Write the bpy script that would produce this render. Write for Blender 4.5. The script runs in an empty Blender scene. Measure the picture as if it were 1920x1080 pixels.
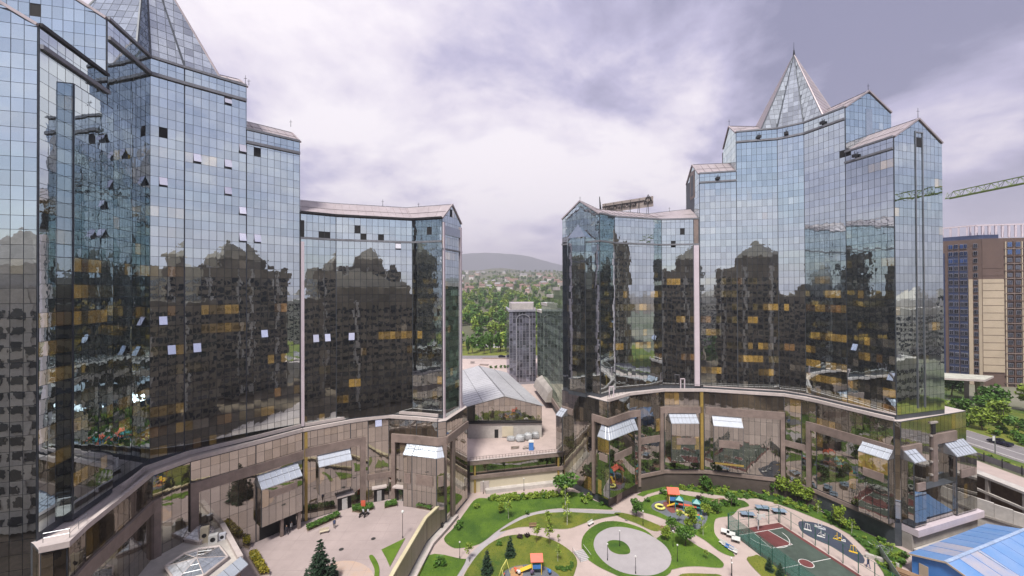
import bpy, bmesh, math, random
from mathutils import Vector, Matrix, Euler
R = math.radians
random.seed(11)
scene = bpy.context.scene
col = scene.collection

# ------------------------------------------------------------------ camera, world, sun, exposure
F_PX, PITCH, ROLL, EYE = 747.0, R(.35), R(.25), 50.0
cam_data = bpy.data.cameras.new('camera'); cam_data.lens = 36 * F_PX / 1920; cam_data.sensor_width = 36
cam_data.clip_start = .5; cam_data.clip_end = 30000
cam = bpy.data.objects.new('camera', cam_data); col.objects.link(cam); scene.camera = cam
FW = Vector((0, math.cos(PITCH), math.sin(PITCH)))
_u0 = Vector((0, -math.sin(PITCH), math.cos(PITCH))); _r0 = Vector((1, 0, 0))
RT = math.cos(ROLL) * _r0 - math.sin(ROLL) * _u0
UP = math.sin(ROLL) * _r0 + math.cos(ROLL) * _u0
cm = Matrix((RT, UP, -FW)).transposed().to_4x4(); cm.translation = (0, 0, EYE); cam.matrix_world = cm

SUN_EL, SUN_AZ = R(60), R(195)          # azimuth from +Y towards +X: high, behind the viewpoint, through thin cloud
world = bpy.data.worlds.new('World'); scene.world = world; world.use_nodes = True
wn, wl = world.node_tree.nodes, world.node_tree.links
for n in list(wn): wn.remove(n)
def wnode(t, **k):
    n = wn.new(t)
    for a, b in k.items(): setattr(n, a, b)
    return n
def wmath(op, a, b=None, c=None, clamp=False):
    n = wnode('ShaderNodeMath', operation=op, use_clamp=clamp)
    for i, v in enumerate((a, b, c)):
        if v is None: continue
        if isinstance(v, (int, float)): n.inputs[i].default_value = v
        else: wl.new(v, n.inputs[i])
    return n.outputs[0]
tc = wnode('ShaderNodeTexCoord')
sky = wnode('ShaderNodeTexSky', sky_type='NISHITA', sun_disc=False, sun_elevation=SUN_EL, sun_rotation=SUN_AZ)
sky.air_density = 1.2; sky.dust_density = 1.5
sep = wnode('ShaderNodeSeparateXYZ'); wl.new(tc.outputs['Generated'], sep.inputs[0])
zc = wmath('MAXIMUM', sep.outputs[2], 0.0)
den = wmath('ADD', zc, .22)
cx = wmath('DIVIDE', sep.outputs[0], den); cy = wmath('DIVIDE', sep.outputs[1], den)
comb = wnode('ShaderNodeCombineXYZ'); wl.new(cx, comb.inputs[0]); wl.new(cy, comb.inputs[1]); comb.inputs[2].default_value = 4.1
def wnoise(scale, detail, rough, dist, off):
    m = wnode('ShaderNodeMapping'); m.inputs['Location'].default_value = off
    wl.new(comb.outputs[0], m.inputs[0])
    n = wnode('ShaderNodeTexNoise'); n.inputs['Scale'].default_value = scale; n.inputs['Detail'].default_value = detail
    n.inputs['Roughness'].default_value = rough; n.inputs['Distortion'].default_value = dist
    wl.new(m.outputs[0], n.inputs['Vector']); return n.outputs['Fac']
nA = wnoise(.85, 9, .56, .35, (4.332, 8.442, .261)); nB = wnoise(2.3, 9, .6, .2, (4.434, 8.758, 4.462))
# the cloud deck is thinner, so brighter, low ahead of the viewpoint
sd = Vector((math.sin(SUN_AZ) * math.cos(SUN_EL), math.cos(SUN_AZ) * math.cos(SUN_EL), math.sin(SUN_EL)))
gd = Vector((.0, 1, .33)).normalized()
dotn = wnode('ShaderNodeVectorMath', operation='DOT_PRODUCT'); wl.new(tc.outputs['Generated'], dotn.inputs[0]); dotn.inputs[1].default_value = gd
mr = wnode('ShaderNodeMapRange', interpolation_type='SMOOTHSTEP'); wl.new(dotn.outputs['Value'], mr.inputs[0])
mr.inputs[1].default_value = .70; mr.inputs[2].default_value = 1.0; mr.inputs[3].default_value = 0; mr.inputs[4].default_value = 1
glow = mr.outputs[0]
t1 = wmath('MULTIPLY_ADD', nA, 3.6, -1.40)
t2 = wmath('MULTIPLY_ADD', nB, 1.6, -.80)
t3 = wmath('ADD', t1, t2)
lum = wmath('ADD', wmath('MULTIPLY_ADD', glow, .34, t3), .05)
ramp = wnode('ShaderNodeValToRGB'); wl.new(lum, ramp.inputs[0])
cr = ramp.color_ramp; cr.elements[0].position = .0; cr.elements[0].color = (.125, .125, .195, 1)
cr.elements[1].position = .98; cr.elements[1].color = (.52, .49, .515, 1)
e = cr.elements.new(.42); e.color = (.275, .26, .36, 1)
e = cr.elements.new(.68); e.color = (.42, .39, .45, 1)
hz = wnode('ShaderNodeMapRange'); wl.new(sep.outputs[2], hz.inputs[0]); hz.inputs[1].default_value = -.02; hz.inputs[2].default_value = .22
hz.inputs[3].default_value = .8; hz.inputs[4].default_value = 0
hmix = wnode('ShaderNodeMix', data_type='RGBA'); wl.new(hz.outputs[0], hmix.inputs[0]); wl.new(ramp.outputs[0], hmix.inputs[6]); hmix.inputs[7].default_value = (.43, .39, .47, 1)
x10 = wnode('ShaderNodeVectorMath', operation='SCALE'); wl.new(hmix.outputs[2], x10.inputs[0]); x10.inputs[3].default_value = 10.6
# gaps of blue sky, more of them behind the viewpoint
gap = wnode('ShaderNodeMapRange', interpolation_type='SMOOTHSTEP'); wl.new(nA, gap.inputs[0])
gap.inputs[1].default_value = .36; gap.inputs[2].default_value = .66; gap.inputs[3].default_value = .9; gap.inputs[4].default_value = .1
away = wnode('ShaderNodeMapRange', interpolation_type='SMOOTHSTEP'); wl.new(sep.outputs[1], away.inputs[0])
away.inputs[1].default_value = .45; away.inputs[2].default_value = -.25; away.inputs[3].default_value = .06; away.inputs[4].default_value = .62
gfac = wmath('MULTIPLY', gap.outputs[0], away.outputs[0])
smix = wnode('ShaderNodeMix', data_type='RGBA'); wl.new(gfac, smix.inputs[0]); wl.new(x10.outputs[0], smix.inputs[6]); wl.new(sky.outputs[0], smix.inputs[7])
bg = wnode('ShaderNodeBackground'); bg.inputs['Strength'].default_value = .1; wl.new(smix.outputs[2], bg.inputs[0])
wo = wnode('ShaderNodeOutputWorld'); wl.new(bg.outputs[0], wo.inputs[0])

sun_data = bpy.data.lights.new('sun', 'SUN'); sun_data.energy = 2.7; sun_data.angle = R(10); sun_data.color = (1, .95, .88)
sun = bpy.data.objects.new('sun', sun_data); col.objects.link(sun)
sun.rotation_euler = sd.to_track_quat('Z', 'Y').to_euler()
vs = scene.view_settings; vs.view_transform = 'Standard'; vs.look = 'None'; vs.exposure = 1.0; vs.gamma = 1; vs.use_curve_mapping = False
scene.cycles.max_bounces = 8; scene.cycles.glossy_bounces = 4; scene.cycles.volume_bounces = 0
scene.cycles.use_denoising = True
scene.cycles.caustics_reflective = False; scene.cycles.caustics_refractive = False

# ------------------------------------------------------------------ surveying: a sight line met with a level plane
def G(px, py, z=0.0):
    d = FW + (px - 960) / F_PX * RT + (540 - py) / F_PX * UP
    t = (z - EYE) / d.z
    return Vector((d.x * t, d.y * t, z))
def px_of(p):
    v = Vector(p) - Vector((0, 0, EYE)); w = v.dot(FW)
    if w <= .1: return None
    return 960 + F_PX * v.dot(RT) / w, 540 - F_PX * v.dot(UP) / w, w

# ------------------------------------------------------------------ materials
MATS = {}
def new_mat(name):
    m = bpy.data.materials.new(name); m.use_nodes = True; m.node_tree.nodes.clear(); MATS[name] = m
    return m, m.node_tree.nodes, m.node_tree.links
def mat(name, c, rough=.7, metal=0.0, var=.25, scale=1.5, bump=0.0, c2=None, coords='pos', detail=6, island=0.0, emit=0.0, spec=.5):
    m, n, l = new_mat(name)
    o = n.new('ShaderNodeOutputMaterial'); b = n.new('ShaderNodeBsdfPrincipled'); l.new(b.outputs[0], o.inputs[0])
    b.inputs['Roughness'].default_value = rough; b.inputs['Metallic'].default_value = metal; b.inputs['Specular IOR Level'].default_value = spec
    g = n.new('ShaderNodeNewGeometry')
    nz = n.new('ShaderNodeTexNoise'); nz.inputs['Scale'].default_value = scale; nz.inputs['Detail'].default_value = detail; nz.inputs['Roughness'].default_value = .65
    l.new(g.outputs['Position'], nz.inputs['Vector'])
    mx = n.new('ShaderNodeMix'); mx.data_type = 'RGBA'
    d = c2 if c2 else tuple(max(0, x * (1 - var)) for x in c); h = c if c2 else tuple(x * (1 + var) for x in c)
    mx.inputs[6].default_value = (*d, 1); mx.inputs[7].default_value = (*h, 1)
    mp = n.new('ShaderNodeMapRange'); mp.inputs[1].default_value = .3; mp.inputs[2].default_value = .7
    n2 = n.new('ShaderNodeTexNoise'); n2.inputs['Scale'].default_value = scale * .17; n2.inputs['Detail'].default_value = 5; l.new(g.outputs['Position'], n2.inputs['Vector'])
    av = n.new('ShaderNodeMix'); av.data_type = 'FLOAT'; av.inputs[0].default_value = .5; l.new(nz.outputs['Fac'], av.inputs[2]); l.new(n2.outputs['Fac'], av.inputs[3]); l.new(av.outputs[0], mp.inputs[0])
    mp.inputs[1].default_value = .36; mp.inputs[2].default_value = .64
    fac = mp.outputs[0]
    if island:
        oi = n.new('ShaderNodeObjectInfo'); a = n.new('ShaderNodeMath'); a.operation = 'ADD'
        l.new(oi.outputs['Random'], a.inputs[0]); l.new(g.outputs['Random Per Island'], a.inputs[1])
        fr = n.new('ShaderNodeMath'); fr.operation = 'FRACT'; l.new(a.outputs[0], fr.inputs[0])
        mm = n.new('ShaderNodeMix'); mm.data_type = 'FLOAT'; mm.inputs[0].default_value = island
        l.new(fac, mm.inputs[2]); l.new(fr.outputs[0], mm.inputs[3]); fac = mm.outputs[0]
    l.new(fac, mx.inputs[0]); l.new(mx.outputs[2], b.inputs['Base Color'])
    if emit:
        l.new(mx.outputs[2], b.inputs['Emission Color']); b.inputs['Emission Strength'].default_value = emit
    if bump:
        bp = n.new('ShaderNodeBump'); bp.inputs['Strength'].default_value = 1; bp.inputs['Distance'].default_value = bump
        l.new(nz.outputs['Fac'], bp.inputs['Height']); l.new(bp.outputs[0], b.inputs['Normal'])
    return m
def glass(name, inner, emit=0.0, tint=(.86, .975, 1.0), f0=.68, wave=.0062, wscale=.6, rough=.012):
    """mirror-coated pane: a tinted mirror layer over what stands behind it"""
    m, n, l = new_mat(name)
    def mth(op, a, b=None, c=None):
        k = n.new('ShaderNodeMath'); k.operation = op
        for i, v in enumerate((a, b, c)):
            if v is None: continue
            if isinstance(v, (int, float)): k.inputs[i].default_value = v
            else: l.new(v, k.inputs[i])
        return k.outputs[0]
    o = n.new('ShaderNodeOutputMaterial'); mix = n.new('ShaderNodeMixShader'); l.new(mix.outputs[0], o.inputs[0])
    g = n.new('ShaderNodeNewGeometry'); oi = n.new('ShaderNodeObjectInfo')
    rnd = mth('FRACT', mth('ADD', g.outputs['Random Per Island'], oi.outputs['Random']))
    nz = n.new('ShaderNodeTexNoise'); nz.inputs['Scale'].default_value = wscale; nz.inputs['Detail'].default_value = 2.5
    l.new(g.outputs['Position'], nz.inputs['Vector'])
    bp = n.new('ShaderNodeBump'); bp.inputs['Strength'].default_value = 1; bp.inputs['Distance'].default_value = wave
    l.new(nz.outputs['Fac'], bp.inputs['Height'])
    lw = n.new('ShaderNodeLayerWeight'); lw.inputs['Blend'].default_value = .5
    f = mth('MULTIPLY_ADD', mth('POWER', lw.outputs['Facing'], 3.5), 1 - f0, f0)
    l.new(f, mix.inputs[0])
    gl = n.new('ShaderNodeBsdfGlossy'); gl.inputs['Roughness'].default_value = rough; l.new(bp.outputs[0], gl.inputs['Normal'])
    val = mth('MULTIPLY_ADD', rnd, .16, .86)
    sc = n.new('ShaderNodeVectorMath'); sc.operation = 'SCALE'; sc.inputs[0].default_value = tint; l.new(val, sc.inputs[3]); l.new(sc.outputs[0], gl.inputs['Color'])
    dz = n.new('ShaderNodeTexNoise'); dz.inputs['Scale'].default_value = 1.3; l.new(g.outputs['Position'], dz.inputs['Vector'])
    iv = mth('MULTIPLY', mth('MULTIPLY_ADD', rnd, 1.5, .2), mth('MULTIPLY_ADD', dz.outputs['Fac'], 1.2, .4))
    isc = n.new('ShaderNodeVectorMath'); isc.operation = 'SCALE'; isc.inputs[0].default_value = inner; l.new(iv, isc.inputs[3])
    pb = n.new('ShaderNodeBsdfPrincipled'); pb.inputs['Roughness'].default_value = .8; pb.inputs['Specular IOR Level'].default_value = .1
    l.new(isc.outputs[0], pb.inputs['Base Color'])
    if emit:
        l.new(isc.outputs[0], pb.inputs['Emission Color']); pb.inputs['Emission Strength'].default_value = emit
    l.new(pb.outputs[0], mix.inputs[1]); l.new(gl.outputs[0], mix.inputs[2])
    return m
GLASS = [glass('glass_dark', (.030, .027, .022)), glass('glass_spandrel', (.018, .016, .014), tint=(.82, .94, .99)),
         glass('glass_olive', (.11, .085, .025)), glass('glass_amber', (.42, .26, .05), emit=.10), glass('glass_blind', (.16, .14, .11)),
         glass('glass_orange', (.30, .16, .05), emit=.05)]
M_POD = [glass('podium_glass', (.060, .048, .033), tint=(.86, .83, .78), f0=.46, wave=.009), glass('podium_glass_plaza_tan', (.115, .088, .060), tint=(.84, .80, .74), f0=.40, wave=.004),  # tan inner colour stands in for the plaza mirrored in the podium
         glass('podium_glass_amber', (.24, .16, .05), emit=.02, tint=(.80, .76, .70), f0=.42)]
M_PODL = M_POD
M_PODR = [glass('dark_podium_glass', (.040, .034, .026), tint=(.80, .80, .76), f0=.44, wave=.011), glass('dark_podium_glass_tan', (.085, .065, .045), tint=(.80, .80, .76), f0=.42, wave=.011),
          glass('dark_podium_glass_amber', (.25, .16, .045), emit=.03, tint=(.8, .78, .72), f0=.4)]
M_FRAME = mat('mullion_metal', (.075, .085, .10), .5, .3)
M_PINK = mat('pink_stone', (.235, .182, .16), .55, var=.30, scale=.8, bump=.01)
M_STRIP = mat('pale_pink_metal', (.62, .54, .58), .45, .1, var=.08)
M_OCHRE = mat('ochre_panel', (.33, .23, .06), .5)
M_ROOF = mat('pinkish_roof_metal', (.40, .35, .36), .5, .3, var=.16, scale=.7)
M_COR = mat('cornice_grey', (.20, .205, .225), .5, .2)
M_LEDGE = mat('ledge_stone', (.50, .44, .42), .7, var=.15)
M_DARK = mat('dark_metal', (.025, .025, .028), .5, .4)
M_BROWNST = mat('dark_brown_stone', (.085, .068, .06), .55, var=.25, scale=.6)
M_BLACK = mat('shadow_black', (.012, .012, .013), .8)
M_WHITEM = mat('white_metal', (.72, .74, .80), .35, .2, var=.06)
M_CANOPY = mat('white_glazed_roof', (.50, .54, .60), .22, .3, var=.08, scale=.6)
M_CONC = mat('concrete', (.33, .30, .275), .85, var=.3, scale=.5, bump=.02)
M_CONC2 = mat('light_concrete', (.47, .44, .41), .8, var=.2, scale=.9, bump=.01)
M_BEIGE = mat('beige_plaster', (.56, .50, .38), .8, var=.08, scale=.3)
M_PAVE = mat('pink_paving', (.45, .365, .335), .8, var=.14, scale=.35, bump=.004)
M_PLAZA = mat('plaza_paving', (.40, .33, .32), .75, var=.18, scale=.16, bump=.003)
M_GREYP = mat('grey_paving', (.37, .345, .355), .8, var=.1, scale=.5)
M_ROAD = mat('asphalt', (.20, .185, .19), .8, var=.15, scale=.3)
M_WHITE = mat('white_paint', (.66, .66, .64), .6, var=.08)
M_GRASS = mat('lawn_green', (.115, .20, .013), .9, c2=(.018, .062, .005), scale=.22, bump=.05)
M_GRASSY = mat('lawn_yellowish', (.20, .20, .022), .9, c2=(.035, .085, .008), scale=.24, bump=.05)
M_SOIL = mat('soil', (.14, .10, .065), .95, var=.4, scale=1.2, bump=.03)
M_LEAF = mat('leaf_green', (.105, .225, .022), .6, c2=(.020, .070, .009), scale=.5, island=.6)
M_LEAFL = mat('leaf_light', (.29, .37, .04), .6, c2=(.085, .17, .016), scale=.5, island=.6)
M_LEAFD = mat('needle_dark', (.03, .075, .032), .7, c2=(.008, .024, .012), scale=1.2, island=.6)
M_LEAFY = mat('leaf_yellow', (.36, .28, .015), .6, c2=(.09, .11, .01), scale=1.2, island=.7)
M_LEAFP = mat('leaf_plum', (.05, .03, .03), .7, c2=(.015, .012, .010), scale=1.2, island=.6)
M_BARK = mat('bark', (.11, .085, .065), .9, scale=4)
M_BARKW = mat('birch_bark', (.55, .53, .48), .8, var=.3, scale=5)
M_STEEL = mat('grey_steel', (.32, .33, .35), .4, .7, var=.1)
M_GREENP = mat('green_paint', (.03, .12, .09), .5, .2)
M_RED = mat('red_orange_plastic', (.66, .13, .075), .4, var=.08)
M_YEL = mat('yellow_plastic', (.80, .52, .05), .4, var=.08)
M_TEAL = mat('teal_plastic', (.04, .26, .26), .4, var=.12)
M_BLUE = mat('blue_plastic', (.06, .20, .52), .4, var=.1)
M_LIME = mat('pale_yellow_plastic', (.72, .70, .20), .4)

# ------------------------------------------------------------------ mesh helpers
BASE = {}
def link(o, parent=None):
    col.objects.link(o)
    if parent:
        o.parent = parent
        if parent.name in BASE: o.location = -BASE[parent.name]
    return o
def building(name, label, cat, base, group=None):
    o = thing(name, label, cat, base, 0, group); BASE[o.name] = Vector(base); return o
def tag(o, label, cat, group=None):
    o['label'] = label; o['category'] = cat
    if group: o['group'] = group
    return o
def thing(name, label, cat, loc=(0, 0, 0), rz=0, group=None):
    o = bpy.data.objects.new(name, None); o.location = loc; o.rotation_euler = (0, 0, rz); o.empty_display_size = .3
    link(o); return tag(o, label, cat, group)
def copy_tree(o, parent=None):
    c = o.copy(); col.objects.link(c)
    if parent: c.parent = parent
    for ch in [k for k in KIDS.get(o.name, [])]: copy_tree(ch, c)
    return c
KIDS = {}
class MB:
    def __init__(s): s.v = []; s.f = []; s.m = []; s.mats = []
    def mi(s, m):
        if m not in s.mats: s.mats.append(m)
        return s.mats.index(m)
    def poly(s, pts, m):
        b = len(s.v); s.v += [tuple(p) for p in pts]; s.f.append(tuple(range(b, b + len(pts)))); s.m.append(s.mi(m)); return s
    def hexa(s, c, m):
        """c: four bottom corners counter-clockwise, then the four above them"""
        b = len(s.v); s.v += [tuple(p) for p in c]; k = s.mi(m)
        for f in ((3, 2, 1, 0), (4, 5, 6, 7), (0, 1, 5, 4), (1, 2, 6, 5), (2, 3, 7, 6), (3, 0, 4, 7)):
            s.f.append(tuple(b + i for i in f)); s.m.append(k)
        return s
    def box(s, cx, cy, cz, sx, sy, sz, m, rz=0, rx=0):
        e = Euler((rx, 0, rz)).to_matrix(); c = Vector((cx, cy, cz)); pts = []
        for z in (-.5, .5):
            for x, y in ((-.5, -.5), (.5, -.5), (.5, .5), (-.5, .5)): pts.append(c + e @ Vector((x * sx, y * sy, z * sz)))
        return s.hexa(pts, m)
    def bar(s, p, q, w, h, m):
        """rectangular bar from p to q"""
        p, q = Vector(p), Vector(q); d = (q - p).normalized()
        u = d.cross(Vector((0, 0, 1)));
        u = Vector((1, 0, 0)) if u.length < 1e-4 else u.normalized()
        n = u.cross(d); u, n = u * w / 2, n * h / 2
        return s.hexa([p - u - n, p + u - n, q + u - n, q - u - n, p - u + n, p + u + n, q + u + n, q - u + n], m)
    def tube(s, p, q, r0, r1, m, k=6, cap=True):
        p, q = Vector(p), Vector(q); d = (q - p).normalized(); u = d.cross(Vector((0, 0, 1)))
        u = Vector((1, 0, 0)) if u.length < 1e-4 else u.normalized(); w = d.cross(u); b = len(s.v); i_ = s.mi(m)
        for c, r in ((p, r0), (q, r1)):
            for i in range(k):
                a = 2 * math.pi * i / k; s.v.append(tuple(c + (u * math.cos(a) + w * math.sin(a)) * r))
        for i in range(k):
            j = (i + 1) % k; s.f.append((b + i, b + j, b + k + j, b + k + i)); s.m.append(i_)
        if cap:
            s.f.append(tuple(b + i for i in reversed(range(k)))); s.m.append(i_); s.f.append(tuple(b + k + i for i in range(k))); s.m.append(i_)
        return s
    def ball(s, c, r, m, seg=8, rings=5, sz=1):
        c = Vector(c); b = len(s.v); k = s.mi(m)
        for i in range(rings + 1):
            t = math.pi * i / rings
            for j in range(seg):
                a = 2 * math.pi * j / seg; s.v.append((c.x + r * math.sin(t) * math.cos(a), c.y + r * math.sin(t) * math.sin(a), c.z + r * sz * math.cos(t)))
        for i in range(rings):
            for j in range(seg):
                j2 = (j + 1) % seg; s.f.append((b + i * seg + j, b + (i + 1) * seg + j, b + (i + 1) * seg + j2, b + i * seg + j2)); s.m.append(k)
        return s
    def prism(s, pts, z0, z1, m, mtop=None, bottom=True):
        pts = [(p[0], p[1]) for p in pts]
        ar = sum(a[0] * b[1] - b[0] * a[1] for a, b in zip(pts, pts[1:] + pts[:1]))
        if ar < 0: pts = pts[::-1]
        n = len(pts); b = len(s.v); k = s.mi(m); kt = s.mi(mtop or m)
        s.v += [(x, y, z0) for x, y in pts] + [(x, y, z1) for x, y in pts]
        for i in range(n):
            j = (i + 1) % n; s.f.append((b + i, b + j, b + n + j, b + n + i)); s.m.append(k)
        s.f.append(tuple(b + n + i for i in range(n))); s.m.append(kt)
        if bottom: s.f.append(tuple(b + i for i in reversed(range(n)))); s.m.append(k)
        return s
    def mesh(s, name, smooth=False):
        me = bpy.data.meshes.new(name); me.from_pydata(s.v, [], s.f)
        for m in s.mats: me.materials.append(m)
        me.polygons.foreach_set('material_index', s.m)
        if smooth: me.polygons.foreach_set('use_smooth', [True] * len(s.f))
        me.update(); return me
    def build(s, name, parent=None, smooth=False, kind=None):
        o = bpy.data.objects.new(name, s.mesh(name, smooth)); link(o, parent)
        if kind: o['kind'] = kind
        if parent: KIDS.setdefault(parent.name, []).append(o)
        return o
def put(o, me, parent, name, matrix=None):
    c = bpy.data.objects.new(name, me); link(c, parent)
    if matrix is not None: c.matrix_local = (Matrix.Translation(-BASE[parent.name]) @ matrix) if parent and parent.name in BASE else matrix
    if parent: KIDS.setdefault(parent.name, []).append(c)
    return c
def smooth_loop(pts, k=5):
    out = []; n = len(pts)
    for i in range(n):
        p0, p1, p2, p3 = (Vector(pts[(i + j) % n][:2]) for j in (-1, 0, 1, 2))
        for a in range(k):
            t = a / k
            q = .5 * ((2 * p1) + (p2 - p0) * t + (2 * p0 - 5 * p1 + 4 * p2 - p3) * t * t + (3 * p1 - p0 - 3 * p2 + p3) * t ** 3)
            out.append((q.x, q.y))
    return out
def inside(p, poly):
    x, y = p[0], p[1]; c = False; n = len(poly)
    for i in range(n):
        x1, y1 = poly[i][:2]; x2, y2 = poly[(i + 1) % n][:2]
        if (y1 > y) != (y2 > y) and x < (x2 - x1) * (y - y1) / (y2 - y1) + x1: c = not c
    return c
def sheet(name, pts, z, th, m, label=None, side=None):
    b = MB(); b.prism(pts, z - th, z, side or m, m)
    o = b.build(name); o['kind'] = 'structure'
    return o

# ------------------------------------------------------------------ ground, plaza, terrain
def V2(p): return (p[0], p[1])
def gl(pts, org, sc, z=0.0):
    """outline read off an enlarged part of the survey picture"""
    return [V2(G(org[0] + x / sc, org[1] + y / sc, z)) for x, y in pts]

base = MB(); base.poly([(-7000, -2500, -1.2), (7000, -2500, -1.2), (7000, 8000, -1.2), (-7000, 8000, -1.2)], M_SOIL)
base.build('ground')['kind'] = 'structure'
M_TERR = mat('terrain_green', (.21, .195, .16), .95, c2=(.075, .095, .035), scale=.03, detail=9)
M_HILL = mat('hill_slope', (.15, .14, .085), .95, c2=(.05, .065, .034), scale=.009, detail=10)
M_MOUNT = mat('mountain_rock', (.09, .10, .11), .95, c2=(.05, .07, .05), scale=.002, detail=8)

sheet('courtyard_paving', [(-13, 106), (20, 106), (60, 112), (84, 100), (84, 86), (84, 20), (-24, 20), (-20, 62), (-16, 85)], 0, .6, M_PAVE)
sheet('construction_ground', [(84.01, 100), (107.5, 100), (109, 20), (84.01, 20)], -.05, .6, M_SOIL)
up = MB()
up.prism([(-600, 104.6), (107.6, 104.6), (107.6, -400), (600, -400), (600, 331), (-600, 331)], -1.1, 7.9, M_CONC, M_TERR)
up.build('upper_ground')['kind'] = 'structure'
sheet('street_paving', [(-60, 104.9), (62, 104.9), (62, 128), (40, 240), (30, 246), (-60, 246)], 7.95, .3, M_PAVE)
sheet('cross_street', [(-130, 246.2), (60, 246.2), (60, 258), (-130, 258)], 7.95, .3, M_ROAD)
sheet('far_lawn', [(-120, 258.5), (60, 258.5), (60, 330), (-120, 330)], 7.96, .3, M_GRASSY)
sheet('far_square', [(-26, 292), (8, 296), (10, 318), (-28, 312)], 8.0, .3, M_GREYP)
PLAZA = [(-13.6, 88.5), (-15.3, 83.4), (-17.2, 78.5), (-19.0, 64), (-21, 40), (-47, 40), (-60, 60), (-58, 75), (-40, 92), (-20, 95)]
sheet('plaza', PLAZA, 4.5, 4.9, M_PLAZA, side=M_CONC)

def hill(name, x0, x1, y0, y1, nx, ny, fn, m):
    b = MB(); k = b.mi(m)
    for j in range(ny + 1):
        for i in range(nx + 1):
            x = x0 + (x1 - x0) * i / nx; y = y0 + (y1 - y0) * j / ny; b.v.append((x, y, fn(x, y)))
    for j in range(ny):
        for i in range(nx):
            a = j * (nx + 1) + i; b.f.append((a, a + 1, a + nx + 2, a + nx + 1)); b.m.append(k)
    o = b.build(name, smooth=True); o['kind'] = 'structure'; return o
def bumps(x, y, s, seed):
    return sum(math.sin(x * s * f + seed * f + 1.7 * math.sin(y * s * f * .8 + seed)) * math.cos(y * s * f * 1.1 + seed * 2 * f) / f for f in (1, 2.1, 4.3, 8.7)) * .5
def smooth01(t): t = max(0, min(1, t)); return t * t * (3 - 2 * t)
def T_HILL(x, y):
    return 7.9 + .068 * max(0, y - 332) + 16 * smooth01((y - 1500) / 1000) + bumps(x, y, .004, 2) * 15 * smooth01((y - 700) / 1100)
hill('hillside_terrain', -4200, 4200, 331, 2600, 120, 70, T_HILL, M_HILL)
hill('green_hill', -900, 900, 2620, 3600, 40, 14, lambda x, y: 110 + 110 * math.exp(-((x + 95) / 330) ** 2 - ((y - 3000) / 420) ** 2) + bumps(x, y, .006, 4) * 9, M_HILL)
hill('mountain', -5000, 5000, 4300, 6400, 110, 20, lambda x, y: -1 + smooth01(1 - abs(y - 5400) / 1100) * (290 + 240 * math.exp(-((x + 160) / 700) ** 2) + 190 * math.exp(-((x + 900) / 600) ** 2) + 60 * math.sin(x * .0016) + bumps(x, y, .0035, 6) * 45), M_MOUNT)

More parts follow.
